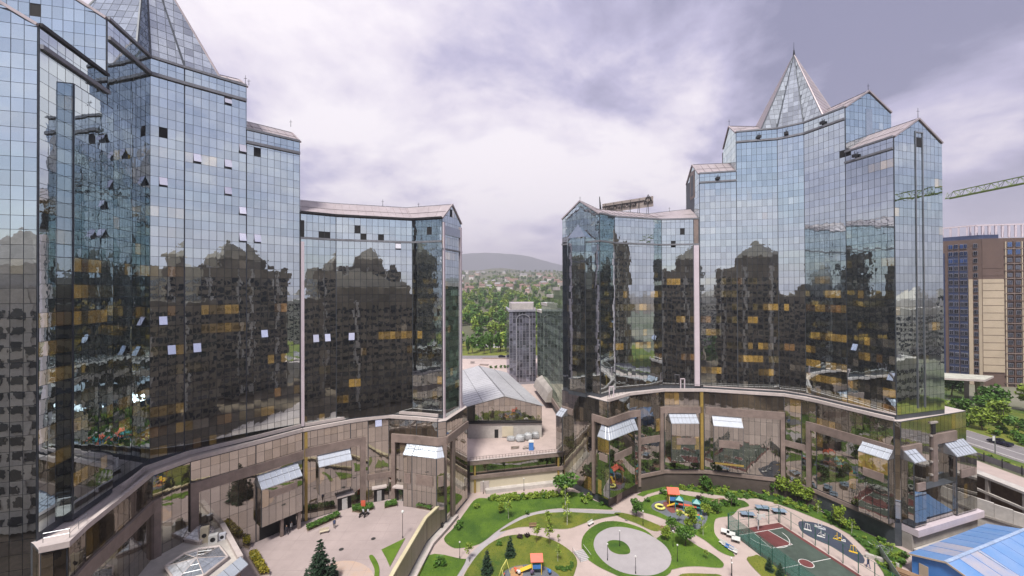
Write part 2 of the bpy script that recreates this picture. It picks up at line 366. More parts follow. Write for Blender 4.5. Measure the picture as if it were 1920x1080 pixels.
# ------------------------------------------------------------------ glass facades
TH = .06
def wall_dir(a, b):
    u = Vector((b[0] - a[0], b[1] - a[1], 0)); L = u.length; u /= L
    return u, Vector((u.y, -u.x, 0)), L
class Facade:
    """collects the panes of one building; the panes that show largest become parts, the others one part"""
    def __init__(s, seed): s.p = []; s.rng = random.Random(seed)
    def run(s, a, b, z0, z1, floor=3.27, split=.52, pw=1.15, gap=.06, top=None, mats=None, amber=.25, lit=None, end=.06, pod=False):
        u, n, L = wall_dir(a, b); nc = max(1, round((L - 2 * end) / pw)); w = (L - 2 * end) / nc; A = Vector((a[0], a[1], 0)); rg = s.rng
        ztop = z1; nf = int(math.ceil((max(z1, top[2]) if top else z1) - z0) / floor) + 1
        for f in range(nf):
            zb = z0 + f * floor; ff_ = rg.choice((.15, .4, .8, 1.2, 2.2))
            for r, (h0, h1) in enumerate(((0, split), (split, 1)) if split < 1 else ((0, 1),)):
                za, zc = zb + h0 * floor, zb + h1 * floor
                run_k = None; run_left = 0
                for c in range(nc):
                    x0, x1 = end + c * w + gap / 2, end + (c + 1) * w - gap / 2
                    if top:       # gable: eave height at both ends, apex in the middle
                        zt = lambda x: top[0] + (top[2] - top[0]) * min(1, (x / L) / top[1]) if x / L <= top[1] else top[2] + (top[3] - top[2]) * (x / L - top[1]) / (1 - top[1])
                        t0, t1 = zt(x0) - .25, zt(x1) - .25
                    else: t0 = t1 = z1 - .06
                    b0 = za + gap * .4; q0, q1 = min(zc - gap * .4, t0), min(zc - gap * .4, t1)
                    if max(q0, q1) - b0 < .15: continue
                    q0, q1 = max(q0, b0 + .02), max(q1, b0 + .02)
                    if run_left <= 0:
                        run_left = rg.choice((1, 1, 1, 2, 2, 3, 4)); am = min(.8, (amber(zb) if callable(amber) else amber) * ff_); d = rg.random()
                        if pod: run_k = 6 + (2 if d < am * .5 else 1 if d < .35 else 0)
                        elif r == 1: run_k = 1 if d > .012 else 4
                        else: run_k = 3 if d < am else 5 if d < am * 1.22 else 2 if d < am * 1.9 else 4 if d < am * 2 + .012 else 0
                    run_left -= 1
                    k = run_k if rg.random() > .18 else (6 if pod else r)
                    s.p.append([A + u * x0, u, n, x1 - x0, b0, q0, q1, k])
    def finish(s, parent, limit=300, opens=(), name='glass_panel'):
        mats = GLASS + M_POD; rg = s.rng; todo = []
        for i, (p, u, n, w, b0, q0, q1, k) in enumerate(s.p):
            c = p + u * w / 2 + Vector((0, 0, (b0 + q0) / 2)); q = px_of(c); ar = 0
            if q and -10 < q[0] < 1930 and -10 < q[1] < 1090:
                v = (Vector((0, 0, EYE)) - c); ca = v.normalized().dot(n)
                if ca > 0: ar = ca * w * (q0 - b0) / q[2] ** 2
            if abs(q0 - q1) > .01: ar = 0
            todo.append((ar, i, q))
        op = {}
        for ox, oy, kind in opens:
            best = min((t for t in todo if t[0] > 0), key=lambda t: (t[2][0] - ox) ** 2 + (t[2][1] - oy) ** 2, default=None)
            if best: op[best[1]] = kind
        todo.sort(key=lambda t: -t[0]); big = set(t[1] for t in todo[:limit] if t[0] > 0 and t[1] not in op)
        shared = {}
        st = MB()
        for i, (p, u, n, w, b0, q0, q1, k) in enumerate(s.p):
            tx, tz = rg.gauss(0, .0026), rg.gauss(0, .0024)
            if i in op:
                kind = op[i]
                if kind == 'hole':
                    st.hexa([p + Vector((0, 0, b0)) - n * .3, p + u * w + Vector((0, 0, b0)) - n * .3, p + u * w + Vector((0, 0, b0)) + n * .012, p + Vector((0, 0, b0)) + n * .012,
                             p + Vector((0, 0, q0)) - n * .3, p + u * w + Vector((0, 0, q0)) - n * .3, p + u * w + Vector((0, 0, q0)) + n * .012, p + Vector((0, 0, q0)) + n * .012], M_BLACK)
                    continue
                a = R(24); t = Vector((0, 0, -1)) * math.cos(a) + n * math.sin(a); h = (q0 - b0) * .95
                b = MB(); o0 = p + Vector((0, 0, q0)) + n * .05; o1 = o0 + u * w; th = n * .05
                b.hexa([o0 + t * h, o1 + t * h, o1 + t * h + th, o0 + t * h + th, o0, o1, o1 + th, o0 + th], M_OPEN)
                b.build('open_window', parent); continue
            if i in big:
                key = k
                if key not in shared:
                    b = MB(); b.hexa([(0, -1, 0), (1, -1, 0), (1, 0, 0), (0, 0, 0), (0, -1, 1), (1, -1, 1), (1, 0, 1), (0, 0, 1)], mats[k]); shared[key] = b.mesh(name)
                h = q0 - b0; o = p + Vector((0, 0, b0)) + n * .012
                M = Matrix((u, -n, Vector((0, 0, 1)))).transposed() @ Euler((tz, 0, tx)).to_matrix() @ Matrix.Diagonal((w, TH, h))
                M = M.to_4x4(); M.translation = o
                put(None, shared[key], parent, name, M)
            else:
                o = p + n * .012; D0 = n * TH; z = lambda q: Vector((0, 0, q)); f = lambda x, q: n * (tx * x + tz * (q - b0))
                b_ = len(st.v); m_ = st.mi(mats[k])
                ins = [o + z(b0), o + u * w + z(b0), o + u * w + z(q1), o + z(q0)]
                out = [o + z(b0) + D0, o + u * w + z(b0) + D0 + f(w, b0), o + u * w + z(q1) + D0 + f(w, q1), o + z(q0) + D0 + f(0, q0)]
                st.v += [tuple(x) for x in ins + out]
                for fc in ((4, 5, 6, 7), (0, 1, 5, 4), (1, 2, 6, 5), (2, 3, 7, 6), (3, 0, 4, 7)): st.f.append(tuple(b_ + q for q in fc)); st.m.append(m_)
        if st.v: st.build(name + 's', parent, kind='stuff')
M_OPEN = glass('open_pane', (.35, .36, .40), tint=(.97, .97, 1.0), f0=.8, wave=.001)  # paler than the other panes, standing in for bright sky on tilted sashes

M_SPIRE = glass('spire_glass', (.15, .165, .18), tint=(.80, .88, .95), f0=.45, wave=.003)
def roof_plane(b, e0, e1, r1, r0, m, th=.18, seam=1.5):
    """sloped sheet with standing seams: eave e0-e1, ridge r0-r1"""
    e0, e1, r1, r0 = map(Vector, (e0, e1, r1, r0)); dn = Vector((0, 0, -th))
    b.hexa([e0 + dn, e1 + dn, r1 + dn, r0 + dn, e0, e1, r1, r0], m)
    k = max(2, int((e1 - e0).length / seam))
    for i in range(k + 1):
        t = min(.985, max(.015, i / k)); p, q = e0.lerp(e1, t), r0.lerp(r1, t)
        b.bar(p + Vector((0, 0, .05)), q + Vector((0, 0, .05)), .09, .10, m)
    for t in (.45, .99):
        b.bar(e0.lerp(r0, t) + Vector((0, 0, .12)), e1.lerp(r1, t) + Vector((0, 0, .12)), .05, .05, M_DARK)
def off(p, q, d):
    u, n, L = wall_dir(p, q); return n * d
def strip_along(b, pts, z0, z1, d, m, closed=False, inset=.0):
    """band standing d proud of the wall line, mitred at the corners"""
    n = len(pts); outs = []
    for i in range(n):
        ns = []
        if i > 0: ns.append(wall_dir(pts[i - 1], pts[i])[1])
        if i < n - 1: ns.append(wall_dir(pts[i], pts[i + 1])[1])
        s = sum(ns, Vector()); s.normalize(); c = s.dot(ns[0]); outs.append(s / max(.35, c))
    for i in range(n - 1):
        a, c = Vector((*pts[i][:2], 0)), Vector((*pts[i + 1][:2], 0)); oa, oc = outs[i], outs[i + 1]; Z = lambda z: Vector((0, 0, z))
        P = [a + oa * d, c + oc * d, c - oc * inset, a - oa * inset]
        b.hexa([p + Z(z0) for p in P] + [p + Z(z1) for p in P], m)
def seg_pts(pts, s0, s1):
    """part of a polyline between two arc lengths"""
    out = []; acc = 0
    for a, b in zip(pts, pts[1:]):
        a_, b_ = Vector((*a[:2], 0)), Vector((*b[:2], 0)); L = (b_ - a_).length
        lo, hi = max(s0, acc), min(s1, acc + L)
        if hi - lo > 1e-4:
            p, q = a_.lerp(b_, (lo - acc) / L), a_.lerp(b_, (hi - acc) / L)
            if not out: out.append((p.x, p.y))
            out.append((q.x, q.y))
        acc += L
    return out
def arc_at(pts, px):
    """arc length where a polyline crosses the sight line of picture column px"""
    acc = 0; best = (1e9, 0)
    for a, b in zip(pts, pts[1:]):
        L = math.hypot(b[0] - a[0], b[1] - a[1])
        for i in range(60):
            t = i / 59; q = px_of((a[0] + (b[0] - a[0]) * t, a[1] + (b[1] - a[1]) * t, 20))
            if q and abs(q[0] - px) < best[0]: best = (abs(q[0] - px), acc + L * t)
        acc += L
    return best[1]
def portal(parent, line, px0, px1, z0, zb, zt, post=.9, sides=(1, 1), cross=None):
    """stone frame: beam with a post under each end"""
    s0, s1 = arc_at(line, px0), arc_at(line, px1); b = MB()
    strip_along(b, seg_pts(line, s0, s1), zb, zt, .42, M_PINK, inset=.02)
    if sides[0]: strip_along(b, seg_pts(line, s0, s0 + post), z0, zb, .42, M_PINK, inset=.02)
    if sides[1]: strip_along(b, seg_pts(line, s1 - post, s1), z0, zb, .42, M_PINK, inset=.02)
    if cross: strip_along(b, seg_pts(line, s0 + post, s1 - post), cross[0], cross[1], .30, M_PINK, inset=.02)
    return b.build('stone_frame', parent)
def bay(parent, line, px0, px1, z0, zlow, ztop, depth=2.0, band=None, glassk=6, fac_seed=1, slope=1.3):
    """projecting glazed bay with a sloped white roof"""
    s0, s1 = arc_at(line, px0), arc_at(line, px1); pts = seg_pts(line, s0, s1)
    ends = [Vector((*pts[0], 0)), Vector((*pts[-1], 0))]
    outl = MB(); strip_along(outl, pts, z0, zlow, depth, M_FRAME, inset=.0); body = outl.build('entrance_bay', parent)
    # outer wall line
    n = len(pts); outs = []
    for i in range(n):
        ns = ([wall_dir(pts[i - 1], pts[i])[1]] if i > 0 else []) + ([wall_dir(pts[i], pts[i + 1])[1]] if i < n - 1 else [])
        s = sum(ns, Vector()).normalized(); outs.append(s / max(.35, s.dot(ns[0])))
    ol = [(p[0] + o.x * depth, p[1] + o.y * depth) for p, o in zip(pts, outs)]
    F = Facade(fac_seed)
    for a, b in zip(ol, ol[1:]): F.run(a, b, z0 + .05, zlow, floor=max(2.2, (zlow - z0 - .05) / round((zlow - z0) / 3.2)), split=1, pw=1.1, pod=True, amber=.1)
    F.run(pts[0], ol[0], z0 + .05, zlow, split=1, floor=3.2, pw=1.0, pod=True, amber=.1); F.run(ol[-1], pts[-1], z0 + .05, zlow, split=1, floor=3.2, pw=1.0, pod=True, amber=.1)
    for rec in F.p: rec[2] = rec[2]
    st = MB()
    for p, u, nn, w, b0, q0, q1, k in F.p:
        o = p + nn * .01; D0 = nn * .05; z = lambda q: Vector((0, 0, q))
        st.hexa([o + z(b0) + D0, o + u * w + z(b0) + D0, o + u * w + z(b0), o + z(b0), o + z(q0) + D0, o + u * w + z(q0) + D0, o + u * w + z(q0), o + z(q0)], (GLASS + M_POD)[k])
    g = st.build('bay_glass', body)
    rf = MB()
    for i in range(n - 1):
        e0, e1 = Vector((*ol[i], zlow)), Vector((*ol[i + 1], zlow)); r0, r1 = Vector((*pts[i], ztop)), Vector((*pts[i + 1], ztop))
        e0 += (e0 - r0).normalized() * .15; e1 += (e1 - r1).normalized() * .15
        rf.hexa([e0, e1, r1 - Vector((0, 0, .05)), r0 - Vector((0, 0, .05)), e0 + Vector((0, 0, .14)), e1 + Vector((0, 0, .14)), r1, r0], M_CANOPY)
        k = max(3, int((e1 - e0).length / .95))
        for j in range(k + 1):
            t = min(.985, max(.015, j / k)); rf.bar(e0.lerp(e1, t) + Vector((0, 0, .17)), r0.lerp(r1, t) + Vector((0, 0, .03)), .07, .07, M_STEEL)
        rf.bar(e0.lerp(r0, .5) + Vector((0, 0, .13)), e1.lerp(r1, .5) + Vector((0, 0, .13)), .05, .05, M_STEEL)
    rf.poly([(*pts[0], zlow), (*ol[0], zlow), (*pts[0], ztop)], M_STEEL); rf.poly([(*ol[-1], zlow), (*pts[-1], zlow), (*pts[-1], ztop)], M_STEEL)
    rf.build('canopy_roof', body)
    if band:
        sb = MB(); L = s1 - s0
        for a, b in zip(ol, ol[1:]): 
            u, nn, l = wall_dir(a, b)
            if l < 1.6: continue
            strip_along(sb, seg_pts([a, b], l * .18, l * .86), band[0], band[1], .22, M_PINK, inset=-.06)
        sb.build('stone_band', body)
    return body
def rail(b, pts, z, h=1.0, m=None, step=1.6):
    m = m or M_STEEL
    for a, c in zip(pts, pts[1:]):
        A, C = Vector((a[0], a[1], z)), Vector((c[0], c[1], z)); L = (C - A).length; k = max(1, int(L / step))
        for i in range(k + 1):
            p = A.lerp(C, i / k); b.tube(p, p + Vector((0, 0, h)), .035, .035, m, 4)
        for hh in (h, h * .5): b.tube(A + Vector((0, 0, hh)), C + Vector((0, 0, hh)), .03, .03, m, 4)
def spire(parent, basepts, apex, panes_on, m_back=None, zbase=0):
    b = MB(); ap = Vector(apex); n = len(basepts)
    m_metal = M_ROOF
    for i in range(n):
        p, q = Vector(basepts[i]), Vector(basepts[(i + 1) % n]); b.poly([p, q, ap], M_FRAME if i in panes_on else m_metal)
    sp = b.build('spire', parent); pm = MB(); rg = random.Random(5)
    for i in range(n):
        p, q = Vector(basepts[i]), Vector(basepts[(i + 1) % n]); nn = (q - p).cross(ap - p).normalized(); L = (ap - (p + q) / 2).length
        if i in panes_on:
            rows = int(L / 1.5); u = (q - p).normalized(); W0 = (q - p).length; ax = (ap - p).dot(u); foot = p + u * ax; rise = ap - foot; cw = W0 / max(2, round(W0 / 1.2))
            at = lambda x, t: p + u * x + rise * t
            for r in range(rows):
                t0, t1 = (r + .03) / rows, (r + .97) / rows
                lo0, hi0, lo1, hi1 = ax * t0 + .05, W0 - (W0 - ax) * t0 - .05, ax * t1 + .05, W0 - (W0 - ax) * t1 - .05
                for j in range(int(math.floor(min(0, ax) / cw)), int(math.ceil(max(W0, ax) / cw))):
                    x0, x1 = j * cw + .035, (j + 1) * cw - .035
                    b0, b1, c0_, c1_ = max(x0, lo0), min(x1, hi0), max(x0, lo1), min(x1, hi1)
                    if b1 - b0 < .06: continue
                    if c1_ - c0_ < .02: c0_ = c1_ = min(max((b0 + b1) / 2, lo1), hi1)
                    ti = nn * rg.gauss(.0, .004); o = nn * .03
                    pm.poly([at(b0, t0) + o, at(b1, t0) + o + ti, at(c1_, t1) + o + ti, at(c0_, t1) + o], M_SPIRE)
        else:
            k = int(L / 1.6)
            for j in range(1, k): pm.bar(p.lerp(ap, j / k) + nn * .03, q.lerp(ap, j / k) + nn * .03, .07, .08, M_STRIP)
    pm.build('spire_panels', sp, kind='stuff')
    rb = MB()
    for i in range(n): rb.tube(Vector(basepts[i]), ap, .20, .12, M_ROOF if i not in panes_on else M_FRAME, 5)
    rb.build('spire_rib', sp)
    fi = MB(); fi.tube(ap - Vector((0, 0, .6)), ap + Vector((0, 0, 1.2)), .35, .12, M_DARK, 6); fi.tube(ap + Vector((0, 0, 1.1)), ap + Vector((0, 0, 3.2)), .07, .03, M_DARK, 5); fi.build('finial', sp)
    return sp
def shell(parent, poly, z0, z1, name='shaft_wall', m=None, top=None):
    b = MB(); b.prism(poly, z0, z1, m or M_FRAME, top or M_ROOF); return b.build(name, parent)
def gable_block(parent, e0, e1, f1, f0, zf, zr, ridge_front, ridge_back, name='roof'):
    """gable roof: e0-e1 front eave side, f0-f1 back eave side, ridge between"""
    b = MB(); rf, rb = Vector((*ridge_front, zr)), Vector((*ridge_back, zr))
    roof_plane(b, (*e0, zf), (*e1, zf), rb, rf, M_ROOF); roof_plane(b, (*f0, zf), (*f1, zf), rb, rf, M_ROOF)
    return b.build(name, parent)

# ------------------------------------------------------------------ right-hand complex
FL = 3.27
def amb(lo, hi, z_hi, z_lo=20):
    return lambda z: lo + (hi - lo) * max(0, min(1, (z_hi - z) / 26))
# office tower on the right
M_POD = M_PODR
T = building('office_tower', 'blue mirror-glass office tower with a whole glazed spire and stepped gables, beside the green crane', 'tower', (72, 100, 0)); CUR = T
Q3, SP, Vp, V, SB, RR, R2 = (48.8, 103.4), (57.3, 101.4), (66.4, 99.3), (70.6, 95.9), (73.6, 87.6), (75.6, 78.6), (89.2, 82.4)
BR = (86.6, 90.6)
shell(T, [Q3, SP, Vp, V, SB, RR, R2, (85.6, 101), (76, 114), (66, 120), (54, 120), (50, 114)], 24.2, 80)
shell(T, [SP, Vp, V, SB, BR, (83.6, 103), (76, 113.5), (62, 117)], 80.0, 90, 'upper_shaft_wall')
F = Facade(3)
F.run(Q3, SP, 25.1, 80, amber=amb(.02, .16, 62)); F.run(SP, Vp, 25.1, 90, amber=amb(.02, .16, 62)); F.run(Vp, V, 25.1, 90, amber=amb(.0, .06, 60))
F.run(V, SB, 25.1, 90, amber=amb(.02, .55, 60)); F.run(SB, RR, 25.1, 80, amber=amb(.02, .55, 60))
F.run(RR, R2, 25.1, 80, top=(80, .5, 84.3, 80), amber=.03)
F.run(SB, BR, 81.0, 90, top=(90, .5, 94.3, 90), amber=.02)
F.run((50.2, 114), Q3, 25.1, 80, top=(80, .5, 84, 80), amber=.03)
F.run((60.5, 113.5), SP, 80.5, 90, top=(90, .5, 94, 90), amber=.02)
def gable_wall(parent, a, b, z0, z1, zt, th=.35):
    u, n, L = wall_dir(a, b); A, B = Vector((*a, 0)), Vector((*b, 0)); m = MB()
    M_ = (A + B) / 2; Z = lambda z: Vector((0, 0, z))
    pts = [A + Z(z0), B + Z(z0), B + Z(z1), M_ + Z(zt), A + Z(z1)]
    m.poly(pts, M_FRAME); m.poly([p - n * th for p in reversed(pts)], M_FRAME)
    # bargeboards
    for e in (A, B): m.bar(e + Z(z1 + .1) + n * .12, M_ + Z(zt + .1) + n * .12, .34, .32, M_ROOF)
    return m.build('gable', parent)
gable_wall(T, RR, R2, 80, 80, 84.3); gable_wall(T, SB, BR, 90, 90, 94.3); gable_wall(T, (50.2, 114), Q3, 80, 80, 84); gable_wall(T, (60.5, 113.5), SP, 90, 90, 94)
mid = lambda a, b: ((a[0] + b[0]) / 2, (a[1] + b[1]) / 2)
gable_block(T, RR, SB, R2, BR, 80.1, 84.4, mid(RR, R2), mid(SB, BR))
gable_block(T, SB, V, BR, (83.6, 103), 90.1, 94.4, mid(SB, BR), (77.3, 103))
gable_block(T, Q3, SP, (50.2, 114), (60.5, 113.5), 80.1, 84.1, mid((50.2, 114), Q3), mid((60.5, 113.5), SP))
gable_block(T, SP, Vp, (60.5, 113.5), (68, 117), 90.1, 94.1, mid((60.5, 113.5), SP), (72, 108))
spire(T, [(62.9, 100.2, 90.15), (66.4, 99.4, 90.15), (70.6, 96.0, 90.15), (72.1, 91.9, 90.15), (84.5, 100.5, 90.15), (79, 113, 90.15), (67, 114.5, 90.15)], (75.2, 105.5, 112.4), {0, 1, 2})
cn = MB(); strip_along(cn, [SP, Vp, V, SB], 87.3, 87.75, .45, M_COR, inset=-.12); cn.build('cornice', CUR); cn = MB(); strip_along(cn, [SB, RR], 77.6, 78.0, .45, M_COR, inset=-.12); cn.build('cornice', CUR); cn = MB(); strip_along(cn, [Q3, SP], 77.6, 78, .45, M_COR, inset=-.12); cn.build('cornice', CUR)
cn = MB(); strip_along(cn, [SP, Vp, V, SB], 90.0, 90.35, .35, M_COR, inset=0); cn.build('cornice', CUR); cn = MB(); strip_along(cn, [SB, RR], 80.0, 80.35, .35, M_COR); cn.build('cornice', CUR); cn = MB(); strip_along(cn, [Q3, SP], 80.0, 80.35, .35, M_COR); cn.build('cornice', CUR)
for a, b, z, f in ((Vp, V, 88, .35), (SP, Vp, 88, .55), (V, SB, 88, .5), (SB, RR, 78.2, .25), (Q3, SP, 78.2, .5)):
    u, n, L = wall_dir(a, b); p = Vector((*a, z)) + u * L * f + n * .5
    gd_ = MB(); gd_.box(p.x, p.y, z + .35, .9, .5, .6, M_DARK, math.atan2(u.y, u.x)); gd_.bar(p + Vector((0, 0, .6)), p + Vector((0, 0, 1.3)), .1, .1, M_DARK); gd_.build('cornice_bracket', T)
fl = MB()                                                 # paler vertical recess on the prow, with an arched head
u, n, L = wall_dir(RR, R2); c0 = Vector((*RR, 0)) + u * (L * .5)
fl.box(*(c0 + n * .12 + Vector((0, 0, 54)))[:], 1.9, .22, 52, M_LEDGE, math.atan2(u.y, u.x)); 
fl = MB(); 
for sx in (-1.05, 1.05): fl.bar(c0 + u * sx + n * .14 + Vector((0, 0, 26)), c0 + u * sx + n * .14 + Vector((0, 0, 81.8)), .10, .2, M_STEEL)
fl.bar(c0 - u * 1.05 + n * .14 + Vector((0, 0, 81.6)), c0 + u * 1.05 + n * .14 + Vector((0, 0, 81.6)), .2, .2, M_STEEL)
fl.build('prow_fin', T)
op = MB(); q = c0 + n * .10 + Vector((0, 0, 79.6)); op.box(q.x, q.y, q.z, 1.5, .12, 1.9, M_BLACK, math.atan2(u.y, u.x)); op.build('roof_hatch', T)
u, n, L = wall_dir(SB, BR); c1 = Vector((*SB, 0)) + u * (L * .5) + n * .10 + Vector((0, 0, 86.3)); op = MB(); op.box(c1.x, c1.y, c1.z, 1.8, .14, 8, M_SPIRE, math.atan2(u.y, u.x)); op.build('gable_recess', T)
u, n, L = wall_dir((50.2, 114), Q3); c1 = Vector((50.2, 114, 0)) + u * (L * .5); op = MB(); p_ = c1 + n * .1
op.box(p_.x, p_.y, 78.5, 3.6, .16, 7.4, M_PINK, math.atan2(u.y, u.x)); op.box(p_.x + n.x * .1, p_.y + n.y * .1, 78.3, 2.0, .1, 5.6, M_FRAME, math.atan2(u.y, u.x)); op.build('gable_arch', T)
# podium of the tower
LR = [(48.5, 101.1), (65.4, 96.1), (67.6, 93.4), (69.1, 90.8), (74.3, 77.8)]
PODR = LR + [(75.4, 77.6), (95.6, 84.2), (93, 100), (78, 116), (50, 122)]
shell(T, PODR, -.8, 24.2, 'podium_wall', top=M_LEDGE)
lb = MB(); strip_along(lb, LR, 24.25, 24.9, .35, M_LEDGE, inset=.25); strip_along(lb, LR, 25.3, 25.5, -.55, M_LEDGE, inset=.8); rail(lb, [(x, y + .9) for x, y in LR[:3]], 24.9, .8, M_DARK, 1.4); lb.build('ledge', T)
for a, b in zip(LR, LR[1:]): F.run(a, b, 4.6, 24.1, floor=3.25, split=1, pw=1.25, pod=True, amber=.12)
F.run((75.4, 77.6), (95.6, 84.2), 4.6, 24.1, floor=3.25, split=1, pw=1.25, pod=True, amber=.06)
F.run(LR[-1], (75.4, 77.6), 4.6, 24.1, floor=3.25, split=1, pw=1, pod=True, amber=.1)
F.finish(T, opens=[(1600, 648, 'o'), (1584, 290, 'hole'), (1590, 293, 'hole'), (1673, 707, 'o')])
b = MB(); strip_along(b, LR[:1] + LR[1:], 3.6, 4.4, .30, M_PINK, inset=0); b.build('stone_band', T)
lw = MB(); strip_along(lw, [(48.5, 101.1), (65.4, 96.1), (67.6, 93.4), (69.1, 90.8)], 0, 3.4, .06, M_BROWNST); lw.build('ground_floor_wall', T)
portal(T, LR, 1322, 1470, 4.4, 18.6, 20.4, sides=(0, 1)); portal(T, LR, 1512, 1677, 4.4, 17.6, 19.4, sides=(1, 0)); 
b = MB(); s0, s1 = arc_at(LR, 1471), arc_at(LR, 1511); strip_along(b, seg_pts(LR, s0, s1), 12.4, 13.8, .3, M_PINK, inset=.02); b.build('stone_beam', T)
RF = [(75.4, 77.6), (95.6, 84.2)]
portal(T, RF, 1679, 1724, 8, 17.6, 19.4, post=.9); portal(T, RF, 1746, 1790, 8, 18.6, 20.6, post=1.4, sides=(1, 0))
b = MB(); u, n, L = wall_dir(*RF); p_ = Vector((*RF[0], 0)) + u * (L * .47) + n * .1
for k in range(6): b.box(p_.x, p_.y, 10 + k * 2.6, 2.2, .5, .35, M_CONC, math.atan2(u.y, u.x))
b.box(p_.x, p_.y, 13.6, 1.0, .3, 19, M_BLACK, math.atan2(u.y, u.x)); b.build('stair_slot', T)
bay(T, LR, 1334, 1390, 7.4, 16.4, 18.4, band=(11.2, 13), fac_seed=2)
b = MB(); s0, s1 = arc_at(LR, 1337), arc_at(LR, 1389); strip_along(b, seg_pts(LR, s0, s1), 7.0, 7.4, 2.2, M_OCHRE); b.build('balcony_floor', T)
bay(T, LR, 1618, 1677, 4.6, 17.0, 19.0, band=(12.4, 14), fac_seed=3)
bay(T, RF, 1679, 1712, 4.7, 17.0, 19.0, band=(11.5, 13), fac_seed=4); bay(T, RF, 1768, 1805, 4.7, 16.4, 18.6, band=(12, 13.6), fac_seed=5)
# low glazed box on the concrete base
b = MB(); s0, s1 = arc_at(RF, 1713), arc_at(RF, 1767); seg = seg_pts(RF, s0, s1); strip_along(b, seg, 4.7, 11.2, 1.6, M_FRAME); b.build('link_wall', T)
u, n, L = wall_dir(*RF); A_ = Vector((*RF[0], 0))
ff = Facade(9); o_ = [(p[0] + n.x * 1.6, p[1] + n.y * 1.6) for p in seg]; ff.run(o_[0], o_[1], 4.75, 11.2, floor=6.4, split=1, pw=1.2, pod=True, amber=.1)
ff.finish(T, 0, name='link_panel')
b = MB(); strip_along(b, RF, 3.2, 4.5, 2.6, M_STRIP, inset=-.02); b.build('white_sill', T)
b = MB(); strip_along(b, RF, -.9, 3.1, 1.6, M_CONC, inset=-.05); strip_along(b, [tuple((A_ + u * .2)[:2]), tuple((A_ + u * L * .8)[:2])], .3, .6, 3.4, M_CONC2, inset=-1.7); b.build('concrete_base', T)

# wing on the right
W = building('office_wing', 'glass office wing carrying the roof advertising sign, joined to the right tower', 'office block', (32, 105, 0)); CUR = W
G0, Q0, Q1, Q2 = (13.1, 103.3), (21.1, 95.6), (25.8, 99.9), (39.3, 104.5)
Q3w = (48.6, 103.45)
shell(W, [G0, Q0, Q1, Q2, Q3w, (50, 117), (38, 119.5), (24, 114)], 24.2, 68.3)
F = Facade(4)
F.run(G0, Q0, 25.1, 68.3, top=(68.3, .5, 72.2, 68.3), amber=.03); F.run(Q0, Q1, 25.1, 68.3, amber=.03)
F.run(Q1, Q2, 25.1, 68.3, amber=amb(.02, .3, 55)); F.run(Q2, Q3w, 25.1, 68.3, amber=.05)
gable_wall(W, G0, Q0, 68.3, 68.3, 72.2)
b = MB(); rdg = [(17.1, 99.45, 72.3), (23, 106, 71.5), (38, 111.8, 71.3), (50, 110.5, 72.4)]; ev = [(*Q0, 68.4), (*Q1, 68.4), (*Q2, 68.4), (*Q3w, 68.4)]; ebk = [(*G0, 68.4), (22, 113, 68.4), (37, 119.5, 68.4), (50, 117, 68.4)]
for i in range(3): roof_plane(b, ev[i], ev[i + 1], rdg[i + 1], rdg[i], M_ROOF); roof_plane(b, ebk[i], ebk[i + 1], rdg[i + 1], rdg[i], M_ROOF)
b.build('roof', W)
cn = MB(); strip_along(cn, [G0, Q0, Q1, Q2, Q3w], 61.6, 62.0, .4, M_COR, inset=-.12); cn.build('cornice', CUR); cn = MB(); strip_along(cn, [Q0, Q1, Q2, Q3w], 68.3, 68.65, .4, M_COR); cn.build('cornice', CUR)
b = MB(); u, n, L = wall_dir(Q2, Q3w); p_ = Vector((*Q3w, 0)) - u * .75 + n * .2; b.box(p_.x, p_.y, 43.3, 1.25, .5, 36.4, M_STRIP, math.atan2(u.y, u.x)); b.build('expansion_strip', W)
b = MB(); b.box(p_.x, p_.y, 65, 1.1, .3, 6.4, M_PINK, math.atan2(u.y, u.x)); b.build('upper_strip', W)
# prismatic glazed bay on the end wall
u, n, L = wall_dir(G0, Q0); e0, e1 = Vector((*G0, 0)) + u * (L * .18), Vector((*G0, 0)) + u * (L * .72); tip0, tip1 = e0 + n * 1.6 + u * .9, e1 + n * 1.6
shell(W, [e0[:2], tip0[:2], tip1[:2], e1[:2]], 24.0, 63.0, 'end_bay_wall')
F.run(e0[:2], tip0[:2], 25, 63, amber=.03); F.run(tip0[:2], tip1[:2], 25, 63, amber=.03, pw=1.2); F.run(tip1[:2], e1[:2], 25, 63, amber=.03)
b = MB(); ap = (e0 + e1) / 2 + Vector((0, 0, 66.5)) + n * .1
for a, c in ((e0, tip0), (tip0, tip1), (tip1, e1)): b.poly([a + Vector((0, 0, 63.02)), c + Vector((0, 0, 63.02)), ap], M_SPIRE)
b.build('bay_hood', W)
LW = [(13.6, 103.6), (21.4, 92.2), (22.0, 92.1), (28.6, 97.7), (38.5, 101.3), (48.5, 101.15)]
LW = [(12.9, 103.9), (22.0, 92.1), (28.6, 97.7), (38.5, 101.3), (48.4, 101.1)]
shell(W, LW + [(50, 118), (38, 120), (24, 115)], -.8, 24.2, 'podium_wall', top=M_LEDGE)
lb = MB(); strip_along(lb, LW[1:], 24.25, 24.9, .35, M_LEDGE, inset=.25); rail(lb, [(x + .2, y + .9) for x, y in LW[1:]], 24.9, .8, M_DARK, 1.4); lb.build('ledge', W)
for px in (1148, 1282):
    s = arc_at(LW, px); q = seg_pts(LW, s, s + .4)[0]; b = MB(); 
    for dx in (-.5, .5): b.bar((q[0] + dx, q[1] + .5, 24.9), (q[0] + dx, q[1] + .5, 27.3), .22, .22, M_STRIP)
    b.bar((q[0] - .6, q[1] + .5, 27.3), (q[0] + .6, q[1] + .5, 27.3), .22, .22, M_STRIP); b.build('ledge_hoop', W)
